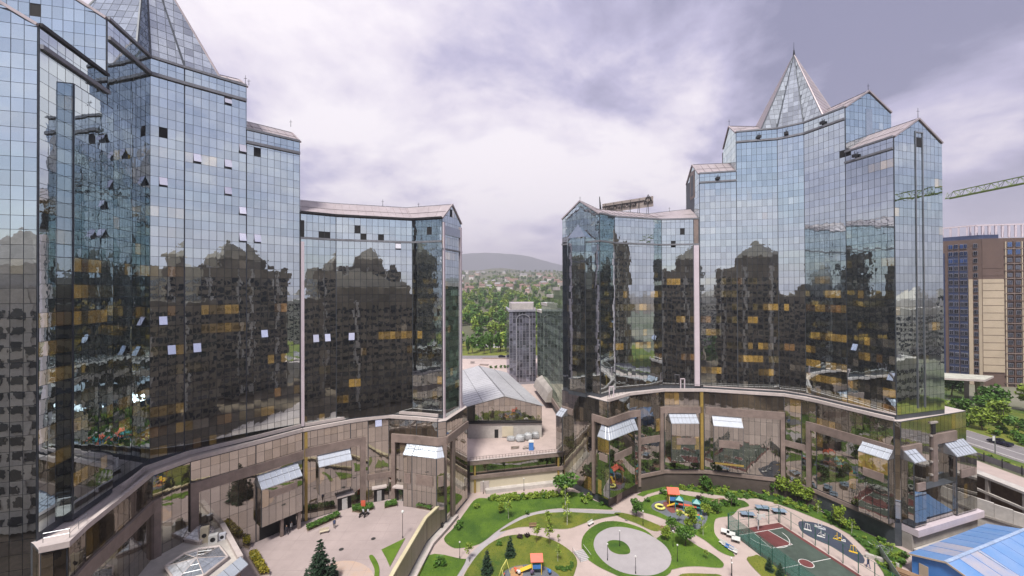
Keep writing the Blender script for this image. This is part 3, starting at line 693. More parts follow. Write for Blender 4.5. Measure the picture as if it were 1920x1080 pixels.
for i, (a, c) in enumerate(zip(LW, LW[1:])): F.run(a, c, 1.6 if i == 0 else 4.6, 24.1, floor=3.25, split=1, pw=1.25, pod=True, amber=.1)
F.finish(W, opens=[(1097, 475, 'o'), (1097, 521, 'o'), (1097, 569, 'o'), (1264, 452, 'hole'), (1275, 432, 'hole'), (1290, 800, 'o')])
lw = MB(); strip_along(lw, LW[1:], 0, 3.4, .06, M_BROWNST); lw.build('ground_floor_wall', W)
portal(W, LW, 1112, 1199, 1.6, 18.8, 20.4, post=.7); portal(W, LW, 1237, 1318, 4.4, 18.8, 20.4, sides=(1, 0))
b = MB(); s0, s1 = arc_at(LW, 1200), arc_at(LW, 1236); strip_along(b, seg_pts(LW, s0, s1), 11.8, 13.4, .32, M_PINK, inset=.02); strip_along(b, LW[1:], 3.6, 4.4, .35, M_PINK); b.build('stone_beam', W)
b = MB(); s0 = arc_at(LW, 1052); strip_along(b, seg_pts(LW, .2, s0 + 4), 18.4, 20, .35, M_PINK, inset=.02); b.build('stone_beam', W)
bay(W, LW, 1128, 1188, 3.0, 16.2, 18.6, band=(11, 12.6), depth=1.6, fac_seed=6); bay(W, LW, 1253, 1304, 7.0, 16.8, 18.8, band=(11.6, 13.2), fac_seed=7)
b = MB(); u, n, L = wall_dir(LW[3], LW[4]); p_ = Vector((*LW[4], 0)) - u * .6 + n * .22; b.box(p_.x, p_.y, 14.3, .75, .4, 19.4, M_OCHRE, math.atan2(u.y, u.x)); b.build('ochre_strip', W)
b = bay(W, LW, 1036, 1066, 9.2, 18.0, 19.8, depth=2.2, band=(14, 15), fac_seed=8)
# raised walk with a parapet round the foot of the wing
tw = [V2(G(*p)) for p in ((1082, 912), (1157, 945), (1189, 915), (1258, 903), (1320, 907))]
wk = building('terrace_wall', 'brown stone parapet wall with pale coping round the foot of the right wing', 'wall', (*tw[2], 0))
b = MB(); strip_along(b, tw, 0, 2.3, .0, M_PINK, inset=.5); b.build('parapet', wk)
b = MB(); strip_along(b, tw, 2.3, 2.55, .12, M_LEDGE, inset=1.4); b.build('coping', wk)

# ------------------------------------------------------------------ left-hand complex
M_POD = M_PODL
TL = building('office_tower', 'huge blue mirror-glass office tower nearest the camera, its spire cut off by the picture top', 'tower', (-60, 60, 0)); CUR = TL
A0, A1, VL, VR, BA, W0 = (-53.2, 44.7), (-56.2, 55.2), (-58.6, 64.4), (-55.6, 67.6), (-49.2, 73.8), (-42.6, 80.0)
A9, A1b = (-67.7, 40.7), (-70.2, 51.6)
shell(TL, [A9, A0, A1, VL, VR, BA, W0, (-52, 91), (-70, 84), (-78, 64)], 22.2, 80)
shell(TL, [A1b, A1, VL, VR, BA, (-59, 84), (-70, 80), (-75, 64)], 80.0, 88, 'upper_shaft_wall')
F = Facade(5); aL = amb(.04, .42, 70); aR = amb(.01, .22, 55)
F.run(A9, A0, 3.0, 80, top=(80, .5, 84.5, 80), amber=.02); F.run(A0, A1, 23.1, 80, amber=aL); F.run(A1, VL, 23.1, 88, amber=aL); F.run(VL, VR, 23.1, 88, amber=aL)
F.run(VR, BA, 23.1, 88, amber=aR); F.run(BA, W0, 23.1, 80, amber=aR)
F.run(A1b, A1, 80.5, 88, top=(88, .5, 92.5, 88), amber=.02); F.run(BA, (-59, 84), 80.5, 88, top=(88, .5, 92, 88), amber=.02); F.run(W0, (-52, 91), 66, 80, top=(80, .5, 84, 80), amber=.02)
gable_wall(TL, A9, A0, 80, 80, 84.5); gable_wall(TL, A1b, A1, 88, 88, 92.5); gable_wall(TL, BA, (-59, 84), 88, 88, 92); gable_wall(TL, W0, (-52, 91), 80, 80, 84)
gable_block(TL, A0, A1, A9, A1b, 80.1, 84.6, mid(A9, A0), mid(A1b, A1)); gable_block(TL, A1, VL, A1b, (-75, 64), 88.1, 92.6, mid(A1b, A1), (-66, 66))
gable_block(TL, BA, VR, (-59, 84), (-66, 78), 88.1, 92.1, mid(BA, (-59, 84)), (-63, 73)); gable_block(TL, W0, BA, (-52, 91), (-59, 84), 80.1, 84.1, mid(W0, (-52, 91)), mid(BA, (-59, 84)))
spire(TL, [(-57.7, 61.2, 88.15), (-58.5, 64.4, 88.15), (-55.55, 67.65, 88.15), (-52.0, 71.1, 88.15), (-62, 82, 88.15), (-73, 74, 88.15), (-69, 60, 88.15)], (-64.5, 70, 110.5), {0, 1, 2, 5, 6})
cn = MB(); strip_along(cn, [A1, VL, VR, BA], 85.2, 85.7, .45, M_COR, inset=-.12); cn.build('cornice', CUR); cn = MB(); strip_along(cn, [A0, A1], 77.5, 78, .45, M_COR, inset=-.12); cn.build('cornice', CUR); cn = MB(); strip_along(cn, [BA, W0], 77.5, 78, .45, M_COR, inset=-.12); cn.build('cornice', CUR)
cn = MB(); strip_along(cn, [A1, VL, VR, BA], 88, 88.4, .35, M_COR); cn.build('cornice', CUR); cn = MB(); strip_along(cn, [A0, A1], 80, 80.4, .35, M_DARK); cn.build('cornice', CUR); cn = MB(); strip_along(cn, [BA, W0], 80, 80.4, .35, M_COR); cn.build('cornice', CUR)
# stepped-forward slice of the near arm with its own flat top
u, n, L = wall_dir(A0, A1); s_a, s_b = Vector((*A0, 0)) + u * (L * .33), Vector((*A0, 0)) + u * (L * .97)
pj = [s_a, s_a + n * .9, s_b + n * .9, s_b]; shell(TL, [p[:2] for p in pj], 22.4, 75.5, 'forward_wall', top=M_LEDGE)
F.run((s_a + n * .9)[:2], (s_b + n * .9)[:2], 23.1, 75.4, amber=aL, floor=3.27); F.run(s_a[:2], (s_a + n * .9)[:2], 23.1, 75.4, pw=.9, amber=.1)
LL = [(-50.6, 42.8), (-48.7, 43.7), (-50.1, 46.8), (-52.7, 54.8), (-54.7, 60.5), (-52.9, 65.5), (-46.7, 72.6), (-41.6, 79.0)]
shell(TL, [(-53.0, 44.2)] + LL + [(-50, 92), (-72, 84), (-66, 50)], -.8, 22.2, 'podium_wall', top=M_LEDGE)
lb = MB(); strip_along(lb, LL, 22.25, 22.9, .3, M_LEDGE, inset=.25); rail(lb, [(x - .3, y + .5) for x, y in LL[:3]], 22.9, 1.0, M_STEEL, 1.3)
off_ = [(-53.6, 54.9), (-55.8, 60.7), (-54.0, 66.3), (-47.5, 73.4), (-42.3, 79.7)]; strip_along(lb, off_, 22.9, 23.5, .1, M_LEDGE, inset=.25); lb.build('ledge', TL)
for i, (a, c) in enumerate(zip(LL, LL[1:])): F.run(a, c, 4.6 if i > 3 else 3.0, 22.1, floor=3.2, split=1, pw=1.25, pod=True, amber=.08)
F.run((-53.0, 44.2), LL[0], 3, 22.1, floor=3.2, split=1, pw=1.25, pod=True)
LOPEN = [(423, 185), (372, 292), (453, 278), (423, 301), (423, 359), (309, 341), (453, 393), (453, 450), (486, 450), (490, 620), (307, 602), (375, 660), (325, 660)]
F.finish(TL, opens=[(x, y, 'o') for x, y in LOPEN] + [(308, 243, 'hole'), (482, 284, 'hole'), (60, 10, 'hole'), (75, 12, 'hole')])
portal(TL, LL, 126, 300, 4.0, 16.6, 18.4, post=1.3, sides=(0, 1)); portal(TL, LL, 357, 569, 4.5, 16.9, 18.6, post=1.1, sides=(1, 0))
bay(TL, LL, 482, 557, 7.8, 14.6, 16.6, depth=2.2, fac_seed=11, band=(12.6, 13.8))
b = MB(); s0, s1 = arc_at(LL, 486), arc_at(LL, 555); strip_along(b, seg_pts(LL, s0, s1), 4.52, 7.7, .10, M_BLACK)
for f in (.5, .98):
    q = seg_pts(LL, s0 + (s1 - s0) * f, s1 + .01)[0]; u, n, L = wall_dir(LL[5], LL[6]); b.box(q[0] + n.x * 1.8, q[1] + n.y * 1.8, 6.15, .5, .5, 3.3, M_PINK, math.atan2(u.y, u.x))
b.build('garage_opening', TL)
# wing on the left
WL = building('office_wing', 'glass office wing with pink metal roof ending beside the gap, joined to the left tower', 'office block', (-28, 90, 0)); CUR = WL
W0w, W1, W2, W3, WG = (-42.5, 80.05), (-37.0, 83.8), (-22.2, 88.8), (-15.2, 86.8), (-12.1, 95.1)
shell(WL, [W0w, W1, W2, W3, WG, (-16, 101), (-26, 101), (-42, 94), (-49, 89)], 22.2, 65.8)
F = Facade(6); aw = amb(.0, .16, 46)
F.run(W0w, W1, 23.1, 65.8, amber=aw); F.run(W1, W2, 23.1, 65.8, amber=aw); F.run(W2, W3, 23.1, 65.8, amber=aw); F.run(W3, WG, 4.6, 65.8, top=(65.8, .5, 69.6, 65.8), amber=.22)
gable_wall(WL, W3, WG, 65.8, 65.8, 69.6)
b = MB(); rdg = [(-46, 86, 69.7), (-40, 89.5, 69.7), (-25, 94.5, 69.7), (*mid(W3, WG), 69.7)]; ev = [(*W0w, 65.9), (*W1, 65.9), (*W2, 65.9), (*W3, 65.9)]; ebk = [(-49, 90, 65.9), (-42, 95, 65.9), (-26, 101, 65.9), (*WG, 65.9)]
for i in range(3): roof_plane(b, ev[i], ev[i + 1], rdg[i + 1], rdg[i], M_ROOF); roof_plane(b, ebk[i], ebk[i + 1], rdg[i + 1], rdg[i], M_ROOF)
b.build('roof', WL)
cn = MB(); strip_along(cn, [W0w, W1, W2, W3], 60.6, 61.0, .4, M_COR, inset=-.12); cn.build('cornice', CUR); cn = MB(); strip_along(cn, [W0w, W1, W2, W3], 65.8, 66.2, .4, M_DARK); cn.build('cornice', CUR)
cn = MB(); strip_along(cn, [W3, WG], 59, 59.35, .3, M_COR, inset=-.12); cn.build('cornice', CUR)
b = MB(); u, n, L = wall_dir(W3, WG); A_ = Vector((*W3, 0))
for f, w in ((.05, .6), (.93, .7)): p_ = A_ + u * (L * f) + n * .2; b.box(p_.x, p_.y, 42, w, .3, 46, M_STRIP, math.atan2(u.y, u.x))
p_ = A_ + u * (L * .48) + n * .2; b.box(p_.x, p_.y, 63.4, L * .92, .2, 2.0, M_SPIRE, math.atan2(u.y, u.x)); b.build('end_frame', WL)
b = MB(); u, n, L = wall_dir(W0w, W1); p_ = Vector((*W0w, 0)) + u * .35 + n * .25; b.box(p_.x, p_.y, 41.5, .55, .5, 37, M_STRIP, math.atan2(u.y, u.x)); b.build('expansion_strip', WL)
b = MB(); p_ = p_ - n * .05; b.box(p_.x, p_.y, 62.6, .6, .4, 3.4, M_BLACK, math.atan2(u.y, u.x)); b.build('upper_slot', WL)
LWL = [(-41.5, 79.05), (-34.2, 84.2), (-31.1, 85.9), (-27.1, 87.4), (-20.7, 86.0), (-15.9, 84.6), (-14.2, 85.4)]
shell(WL, LWL + [(-10.9, 95.4), (-14, 102), (-42, 95), (-50, 92)], -.8, 22.2, 'podium_wall', top=M_LEDGE)
lb = MB(); strip_along(lb, LWL[:-1], 22.25, 22.9, .3, M_LEDGE, inset=.25); strip_along(lb, [(x - .1, y + 1.0) for x, y in LWL[:6]], 22.9, 23.5, .1, M_LEDGE, inset=.25); lb.build('ledge', WL)
for a, c in zip(LWL, LWL[1:]): F.run(a, c, 4.6, 22.1, floor=3.2, split=1, pw=1.25, pod=True, amber=.08)
F.run(LWL[-1], (-10.9, 95.4), .6, 22.1, floor=3.2, split=1, pw=1.25, pod=True, amber=.08)
F.finish(WL, opens=[(614, 634, 'o'), (665, 632, 'o'), (744, 464, 'o'), (590, 640, 'o'), (708, 803, 'o'), (672, 425, 'hole'), (604, 436, 'hole'), (617, 438, 'hole'), (682, 438, 'hole'), (805, 438, 'hole'), (720, 440, 'hole'), (842, 405, 'hole')])
portal(WL, LWL, 571, 685, 4.5, 17.2, 18.9, post=1.1, sides=(0, 1)); portal(WL, LWL, 735, 841, 4.5, 17.2, 18.9, post=.9)
b = MB(); s0, s1 = arc_at(LWL, 688), arc_at(LWL, 734); strip_along(b, seg_pts(LWL, s0, s1), 9.4, 10.6, .32, M_PINK, inset=.02); b.build('stone_beam', WL)
b = MB(); strip_along(b, [LWL[-1], (-10.9, 95.4)], 17.2, 18.9, .42, M_PINK); strip_along(b, [(-13.5, 87.5), (-13.1, 88.6)], .6, 17.2, .42, M_PINK); b.build('stone_frame', WL)
bay(WL, LWL, 595, 656, 9.6, 15.2, 17.0, depth=1.8, fac_seed=12); bay(WL, LWL, 764, 828, 4.5, 15.4, 17.2, depth=2.0, fac_seed=13, band=(9.5, 11.6))
b = MB(); u, n, L = wall_dir(LWL[0], LWL[1]); p_ = Vector((*LWL[0], 0)) + u * .5 + n * .22; b.box(p_.x, p_.y, 13.3, .5, .4, 17.4, M_OCHRE, math.atan2(u.y, u.x)); b.build('ochre_strip', WL)
for px, w in ((646, 2.6), (711, 2.2), (752, 2.0)):
    s = arc_at(LWL, px); q = seg_pts(LWL, s, s + .01)[0]
    i = max(k for k in range(len(LWL) - 1) if sum(math.dist(LWL[j], LWL[j + 1]) for j in range(k)) <= s); u, n, L = wall_dir(LWL[i], LWL[i + 1])
    b = MB(); a = math.atan2(u.y, u.x); b.box(q[0] + n.x * .1, q[1] + n.y * .1, 6.0, w, .16, 3.0, M_DARK, a); b.box(q[0] + n.x * .22, q[1] + n.y * .22, 5.7, w * .42, .08, 2.3, GLASS[4], a); d = b.build('entrance_door', WL)
    b = MB(); b.box(q[0] + n.x * .6, q[1] + n.y * .6, 7.75, w + .8, 1.3, .3, M_LEDGE, a); b.build('door_hood', d)

# thin aerials and lightning rods standing on the roofs
for o_, pts in ((T, ((*mid(RR, R2), 84.4, 2.2), (*mid(SB, BR), 94.4, 1.6), (*mid(SP, (60.5, 113.5)), 94.2, 1.8), (88.4, 83, 80.2, 1.4))), (TL, ((-49.5, 74, 88.3, 2.0), (-51.5, 78, 90.5, 1.2), (-45.5, 82, 84, 1.4))), (WL, ((-30, 92.6, 69.7, 1.6), (-22, 94, 69.7, 1.1))), (W, ((17.1, 99.4, 72.2, 1.2), (44, 111, 71.8, 1.3)))):
    for x, y, z, h in pts:
        b = MB(); b.tube((x, y, z), (x, y, z + h), .05, .03, M_DARK, 5); b.bar((x - .3, y, z + h * .7), (x + .3, y, z + h * .7), .05, .05, M_DARK); b.build('aerial', o_)

# ------------------------------------------------------------------ bridge building, hall and street behind
GB = building('garage_building', 'low beige garage building with a roof terrace, closing the gap between the two wings', 'garage', (1, 103, 0))
gA, gB = (-10.6, 98.6), (13.2, 104.0)
u, n, L = wall_dir(gA, gB)
b = MB(); b.prism([gA, gB, (13, 113.4), (-13, 113.4)], -.8, 4.0, M_BEIGE); b.build('base_wall', GB)
b = MB(); b.prism([tuple((Vector((*gA, 0)) - n * .7)[:2]), tuple((Vector((*gB, 0)) - n * .7)[:2]), (13, 113.3), (-12.8, 113.3)], 4.001, 7.0, M_DARK); b.build('upper_wall', GB)
b = MB(); b.prism([tuple((Vector((*gA, 0)) + n * .5)[:2]), tuple((Vector((*gB, 0)) + n * .5)[:2]), (14.5, 105), (13, 114.6), (-13.5, 114.6), (-12.4, 98.6)], 7.0, 8.05, M_PINK, M_PAVE); b.build('terrace_slab', GB)
b = MB(); strip_along(b, [gA, gB], 3.5, 4.35, .45, M_PINK); b.build('stone_band', GB)
ff = Facade(31); i0 = Vector((*gA, 0)) - n * .7; i1 = Vector((*gB, 0)) - n * .7; ff.run(i0[:2], i1[:2], 4.4, 6.95, floor=2.6, split=1, pw=2.2, pod=True, amber=.1); ff.finish(GB, 60, name='window_panel')
for f in (.05, .94):
    b = MB(); p_ = Vector((*gA, 0)) + u * (L * f) + n * .15; b.box(p_.x, p_.y, 3.5, .45, .3, 6.9, M_OCHRE, math.atan2(u.y, u.x)); b.build('ochre_column', GB)
b = MB(); rail(b, [tuple((Vector((*gA, 0)) + n * .35)[:2]), tuple((Vector((*gB, 0)) + n * .35)[:2])], 8.05, .9, M_DARK, .8); b.build('railing', GB)
b = MB(); b.prism([tuple((Vector((*gA, 0)) + n * .6)[:2]), tuple((Vector((*gB, 0)) + n * .6)[:2]), tuple((Vector((*gB, 0)) + n * .1)[:2]), tuple((Vector((*gA, 0)) + n * .1)[:2])], 8.06, 8.2, M_LEDGE); b.build('coping', GB)
for f in (.17,):
    b = MB(); p_ = Vector((*gA, 0)) + u * (L * .15) + n * .08; b.box(p_.x, p_.y, 1.3, 2.2, .2, 2.6, M_LEDGE, math.atan2(u.y, u.x)); b.build('service_door', GB)
b = MB(); strip_along(b, [(-7, 99.6), (11.5, 103.7)], 0, .9, 1.6, M_CONC2); b.build('plinth', GB)

M_HROOF = mat('pale_sheet_roof', (.50, .50, .52), .45, .25, var=.1, scale=.3)
HL = building('hall', 'long low hall with a pale grey gabled sheet-metal roof on the terrace', 'hall', (-8, 135, 8))
hA, hB = Vector((-12.9, 113.8, 8.0)), Vector((8.4, 114.6, 8.0)); dv = Vector((-11.2, 46, 0)); zt_, zr_ = 9.0, 11.9
b = MB(); P5 = [hA, hB, hB + Vector((0, 0, zt_)), (hA + hB) / 2 + Vector((0, 0, zr_)), hA + Vector((0, 0, zt_))]; Q5 = [p + dv for p in P5]
b.poly(P5, M_FRAME); b.poly(Q5[::-1], M_FRAME)
for i in (1, 4): b.poly([P5[i], Q5[i], Q5[(i + 1) % 5], P5[(i + 1) % 5]], M_CONC) 
b.build('wall', HL)
b = MB(); o_ = Vector((0, -.6, 0)); md = (hA + hB) / 2 + Vector((0, 0, zr_ + .1)) + o_; ex = Vector((.6, 0, 0))
roof_plane(b, hA + o_ - ex + Vector((0, 0, zt_)), hA - ex + dv + Vector((0, 0, zt_)), md + dv, md, M_HROOF, seam=2.2); roof_plane(b, hB + o_ + ex + Vector((0, 0, zt_)), hB + ex + dv + Vector((0, 0, zt_)), md + dv, md, M_HROOF, seam=2.2); b.build('roof', HL)
ff = Facade(33); ff.run(hA[:2], hB[:2], 12.6, 17.0, floor=4.4, split=1, pw=1.5, top=(17, .5, 19.8, 17), pod=True, amber=.0); ff.finish(HL, 0, name='front_panel')
b = MB(); b.box(-2.2, 113.85, 10.2, 21, .5, 4.4, M_CONC2, .037); b.build('lower_wall', HL)
b = MB(); b.box(-2.2, 113.5, 12.5, 21.2, .7, .35, M_DARK, .037); b.build('canopy_band', HL)
b = MB(); b.box(-4.6, 113.55, 9.3, 1.1, .12, 2.4, M_BLACK, .037); b.build('door', HL)
b = MB(); b.box(-1.4, 113.5, 9.9, 3.2, .2, 2.8, M_BEIGE, .037); b.build('shutter', HL)
M_BALE = mat('grey_wrap', (.36, .37, .38), .4, var=.35, scale=2.5, bump=.08)
rb = random.Random(4)
for i, (px, py, w, h, lab) in enumerate(((958, 826, 2.4, 1.3, 'flat grey wrapped bale at the left end of the row by the hall'), (975, 827, 2.6, 1.9, 'tall grey wrapped bale second in the row by the hall'), (990, 825, 2.4, 2.1, 'bulging grey wrapped bale in the middle of the row by the hall'), (1004, 822, 2.2, 1.9, 'grey wrapped bale at the right end of the row by the hall'), (972, 812, 2.6, 2.9, 'dark grey heaped bale leaning on the hall wall, left of two'), (995, 809, 2.8, 3.0, 'dark grey heaped bale leaning on the hall wall, right of two'))):
    g = G(px, py, 8.05); b = MB(); b.ball((0, 0, h * .48), 1, M_BALE, 9, 6); o = b.build('wrapped_bale')
    me = o.data
    for v in me.vertices:
        d = v.co - Vector((0, 0, h * .48)); s = 1 / max(.5, max(abs(d.x), abs(d.y), abs(d.z)) ** .6 + .0001)
        v.co = Vector((d.x * s * w * .5, d.y * s * w * .42, h * .48 + d.z * s * h * .5)) + Vector((rb.uniform(-.08, .08),) * 3)
    o.location = g; tag(o, lab, 'bale', 'wrapped bales beside the hall')
def cabin(px, py, z, lab):
    g = G(px, py, z); t = thing('toilet_cabin', lab, 'portable toilet', g)
    b = MB(); b.box(0, 0, 1.05, 1.2, 1.2, 2.1, M_BLUE); b.build('body', t)
    b = MB(); b.box(0, -.63, 1.0, .75, .06, 1.8, M_BLUE); b.build('door', t)
    b = MB(); b.prism([(-.68, -.68), (.68, -.68), (.68, .68), (-.68, .68)], 2.1, 2.22, M_WHITE); b.prism([(-.5, -.5), (.5, -.5), (.5, .5), (-.5, .5)], 2.22, 2.42, M_WHITE); b.build('roof', t)
cabin(996, 843, 8.05, 'blue plastic cabin with a white roof on the roof terrace')
t = thing('debris_pile', 'low heap of planks and rubbish left of the blue cabin on the terrace', 'rubbish', G(975, 841, 8.06)); b = MB()
for i in range(9): b.box(rb.uniform(-2, 2), rb.uniform(-.6, .6), .1 + .06 * i % .4, rb.uniform(1, 2.4), .18, .1, M_SOIL if i % 2 else M_CONC, rb.uniform(-.6, .6))
b.build('planks', t, kind='stuff')

# grey mid-rise and stepped green-glass block across the street
GR = building('grey_building', 'grey glass mid-rise with an arched window head and flat pink roof, down the street', 'office block', (4, 185, 8))
M_ARCH = mat('grey_arch_metal', (.33, .33, .37), .5, .2)
M_GRW = mat('grey_violet_cladding', (.28, .275, .32), .5, .2, var=.15, scale=.4)
r0, r1 = (-1.3, 177), (10.6, 180); shell(GR, [r0, r1, (12.6, 214), (-3, 212)], 7, 40.8, 'wall', M_GRW, M_ROOF)
ff = Facade(41); ff.run(r0, r1, 9, 40.4, floor=3.3, split=.62, pw=1.5, gap=.25, amber=.0); ff.run((-3, 212), r0, 9, 40.4, floor=3.3, split=.62, pw=1.7, gap=.24, amber=.0)
_G = GLASS; GLASS = [glass('grey_office_glass', (.12, .12, .155), tint=(.8, .82, .95), f0=.22, wave=.006)] * 6; ff.finish(GR, 120, name='window'); GLASS = _G
b = MB(); strip_along(b, [(-3, 212), r0, r1], 40.5, 41.4, .4, M_ARCH, inset=.3); b.build('parapet', GR)
b = MB(); b.prism([(-.2, 184), (10, 187), (11.5, 212), (-1.6, 210)], 40.85, 44.0, M_CONC2, M_ROOF); b.build('penthouse', GR)
u, n, L = wall_dir(r0, r1); b = MB()
for k in range(9):
    a0, a1 = math.pi * k / 9, math.pi * (k + 1) / 9; c = Vector((*r0, 37)) + u * (L * .52) + n * .25
    b.bar(c + u * math.cos(a0) * 3.1 + Vector((0, 0, math.sin(a0) * 2.2)), c + u * math.cos(a1) * 3.1 + Vector((0, 0, math.sin(a1) * 2.2)), .3, .3, M_ARCH)
for sx in (-3.1, 3.1): b.bar(c + u * sx + Vector((0, 0, -25)), c + u * sx, .3, .3, M_ARCH)
b.build('arch_frame', GR)
M_GG = [glass('green_glass', (.10, .14, .10), tint=(.75, .85, .75), f0=.22, wave=.01), glass('green_glass_dark', (.05, .075, .052), tint=(.6, .7, .62), f0=.2, wave=.01)]
GS = building('stepped_building', 'green mirror-glass block stepping up towards the right along the street', 'office block', (14, 150, 8))
ys = [(178, 165, 41), (165, 151.5, 44.4), (151.5, 139, 47.8), (139, 127, 50.4), (127, 112, 51.8)]
fx = lambda y: 11.2 + (178 - y) * .083
for i, (y0, y1, z) in enumerate(ys):
    shell(GS, [(fx(y0), y0), (fx(y1), y1), (34, y1), (34, y0)], 7, z, 'terrace_block', M_FRAME, M_CONC2)
    ff = Facade(50 + i); GL_ = GLASS; ff.run((fx(y0), y0), (fx(y1), y1), 12, z - .4, floor=3.3, split=.62, pw=1.5, amber=.0)
    GLASS = M_GG + M_GG + M_GG; ff.finish(GS, 60, name='glass_panel'); GLASS = GL_
    b = MB(); strip_along(b, [(fx(y0), y0), (fx(y1), y1)], z - .4, z + .7, .3, M_CONC2, inset=.2); b.box(fx(y0) + 3, y0 - .15, z + .2, 5, .3, 1.0, M_WHITEM); b.build('parapet', GS)
b = MB(); strip_along(b, [(fx(178), 178), (fx(112), 112)], 10.4, 12, .5, M_PINK); b.build('stone_band', GS)
b = MB(); b.hexa([(8.6, 165, 10.4), (11.6, 141, 10.4), (14.0, 141, 10.4), (12.2, 165, 10.4), (9.8, 165, 13.6), (12.8, 141, 13.6), (14.2, 141, 15), (12.3, 165, 15)], M_CONC); b.build('street_canopy', GS)

# ------------------------------------------------------------------ roof sign on the right wing
M_SIGN = mat('sign_back_sheet', (.33, .28, .25), .6, .2, var=.15, scale=.8)
RS = building('roof_sign', 'advertising sign on the wing roof, seen from behind with emblem and dark reversed lettering', 'sign', (33, 116, 70))
s0, s1 = Vector((27.6, 121.2, 0)), Vector((39.5, 111.0, 0)); u, n, L = wall_dir(s0, s1); Z = lambda z: Vector((0, 0, z + .7))
k_ = 7
for i in range(k_):
    b = MB(); a, c = s0 + u * (L * i / k_ + .02), s0 + u * (L * (i + 1) / k_ - .02); b.hexa([a + Z(72.6), c + Z(72.6), c - n * .12 + Z(72.6), a - n * .12 + Z(72.6), a + Z(75.5), c + Z(75.5), c - n * .12 + Z(75.5), a - n * .12 + Z(75.5)], M_SIGN); b.build('sign_panel', RS)
for i in range(6):
    b = MB(); p_ = s0 + u * (L * (i + .5) / 6) + n * .3; b.tube(p_ + Z(68.5), p_ + Z(75.3), .08, .08, M_DARK, 5); b.tube(p_ + Z(75) , p_ + n * 1.8 + Z(69.5), .06, .06, M_DARK, 5); b.build('support_post', RS)
b = MB(); b.bar(s0 + n * .12 + Z(74.55), s1 - u * 2.4 + n * .12 + Z(74.55), .16, .22, M_DARK); b.build('lettering_rail', RS)
fc = bpy.data.curves.new('lettering', 'FONT'); fc.body = 'BankCenterCredit'; fc.size = 1.55; fc.extrude = .05; fc.align_x = 'CENTER'; fc.materials.append(M_DARK)
fo = bpy.data.objects.new('lettering', fc); col.objects.link(fo)
fm = bpy.data.meshes.new_from_object(fo); bpy.data.objects.remove(fo); fo = bpy.data.objects.new('lettering', fm); col.objects.link(fo); fo.parent = RS
mm = Matrix((-u, Vector((0, 0, 1)), n)).transposed().to_4x4() @ Matrix.Diagonal((.80, 1, 1, 1)); mm.translation = s0 + u * (L * .40) + n * .16 + Z(73.3) - BASE[RS.name]; fo.matrix_local = mm
b = MB(); c = s1 - u * 1.35 + n * .16 + Z(74.0)
for k in range(14):
    a0, a1 = 2 * math.pi * k / 14, 2 * math.pi * (k + 1) / 14; b.bar(c + u * math.cos(a0) * .75 + Z(math.sin(a0) * .75), c + u * math.cos(a1) * .75 + Z(math.sin(a1) * .75), .14, .16, M_DARK)
tri = [c + Z(1.35), c + u * 1.25 + Z(-1.0), c - u * 1.25 + Z(-1.0)]; 
for k in range(3): b.bar(tri[k], tri[(k + 1) % 3], .12, .14, M_DARK)
b.build('emblem', RS)
b = MB(); p_ = Vector((26.6, 120.0, 0)); b.hexa([p_ + Z(70), p_ + Vector((.9, -.5, 70)), p_ + Vector((1.0, -.3, 70)), p_ + Vector((.1, .2, 70)), p_ + Vector((-.2, 0, 78.2)), p_ + Vector((-.05, -.1, 78.2)), p_ + Vector((0, 0, 78.2)), p_ + Vector((-.1, .1, 78.2))], M_DARK); b.build('side_fin', RS)

Z = lambda z: Vector((0, 0, z))
# ------------------------------------------------------------------ right background
M_BRN = mat('brown_cladding', (.125, .082, .068), .7, var=.15, scale=.3); M_TAN = mat('tan_cladding', (.47, .385, .285), .7, var=.12, scale=.2)
M_NAVY = mat('navy_cladding', (.035, .05, .11), .5, .1); M_WIN = glass('apartment_glass', (.02, .022, .03), tint=(.7, .78, .95), f0=.16, wave=.004); M_WINB = glass('blue_apartment_glass', (.02, .05, .16), tint=(.45, .65, 1.0), f0=.16, wave=.004)
AP = building('apartment_tower', 'brown and tan apartment tower with white roof frame, at the right picture edge', 'tower', (210, 180, 3))
aP = [(186, 196), (197, 180.2), (203.2, 172.2), (210.5, 170.6), (246, 164)]
bd = MB(); bd.prism(aP + [(252, 196)], 3, 71.5, M_BRN, M_CONC2); bd.build('wall', AP)
def strip_box(parent, a, c, s0, s1, z0, z1, d, m, name):
    u, n, L = wall_dir(a, c); b = MB(); p, q = Vector((*a, 0)) + u * s0, Vector((*a, 0)) + u * s1; strip_along(b, [p[:2], q[:2]], z0, z1, d, m, inset=-.01); return b.build(name, parent)
L1 = wall_dir(aP[1], aP[2])[2]; L2 = wall_dir(aP[2], aP[3])[2]; L3 = wall_dir(aP[3], aP[4])[2]
strip_box(AP, aP[2], aP[3], .0, L2, 14, 54, .25, M_TAN, 'tan_pier'); strip_box(AP, aP[2], aP[3], 0, L2, 54.05, 71.4, .22, M_BRN, 'brown_pier')
strip_box(AP, aP[1], aP[2], L1 * .62, L1 * .74, 8, 54, .3, M_TAN, 'tan_pier'); strip_box(AP, aP[1], aP[2], L1 * .9, L1 * .995, 8, 54, .3, M_TAN, 'tan_pier')
strip_box(AP, aP[0], aP[1], 12, 18.5, 8, 66, .12, M_NAVY, 'navy_bay'); strip_box(AP, aP[1], aP[2], 0.3, L1 * .33, 8, 66, .15, M_NAVY, 'navy_bay'); strip_box(AP, aP[1], aP[2], L1 * .36, L1 * .60, 8, 66, .15, M_NAVY, 'navy_bay')
wm = {}
M_WFR = mat('window_frame_grey', (.20, .20, .24), .5)
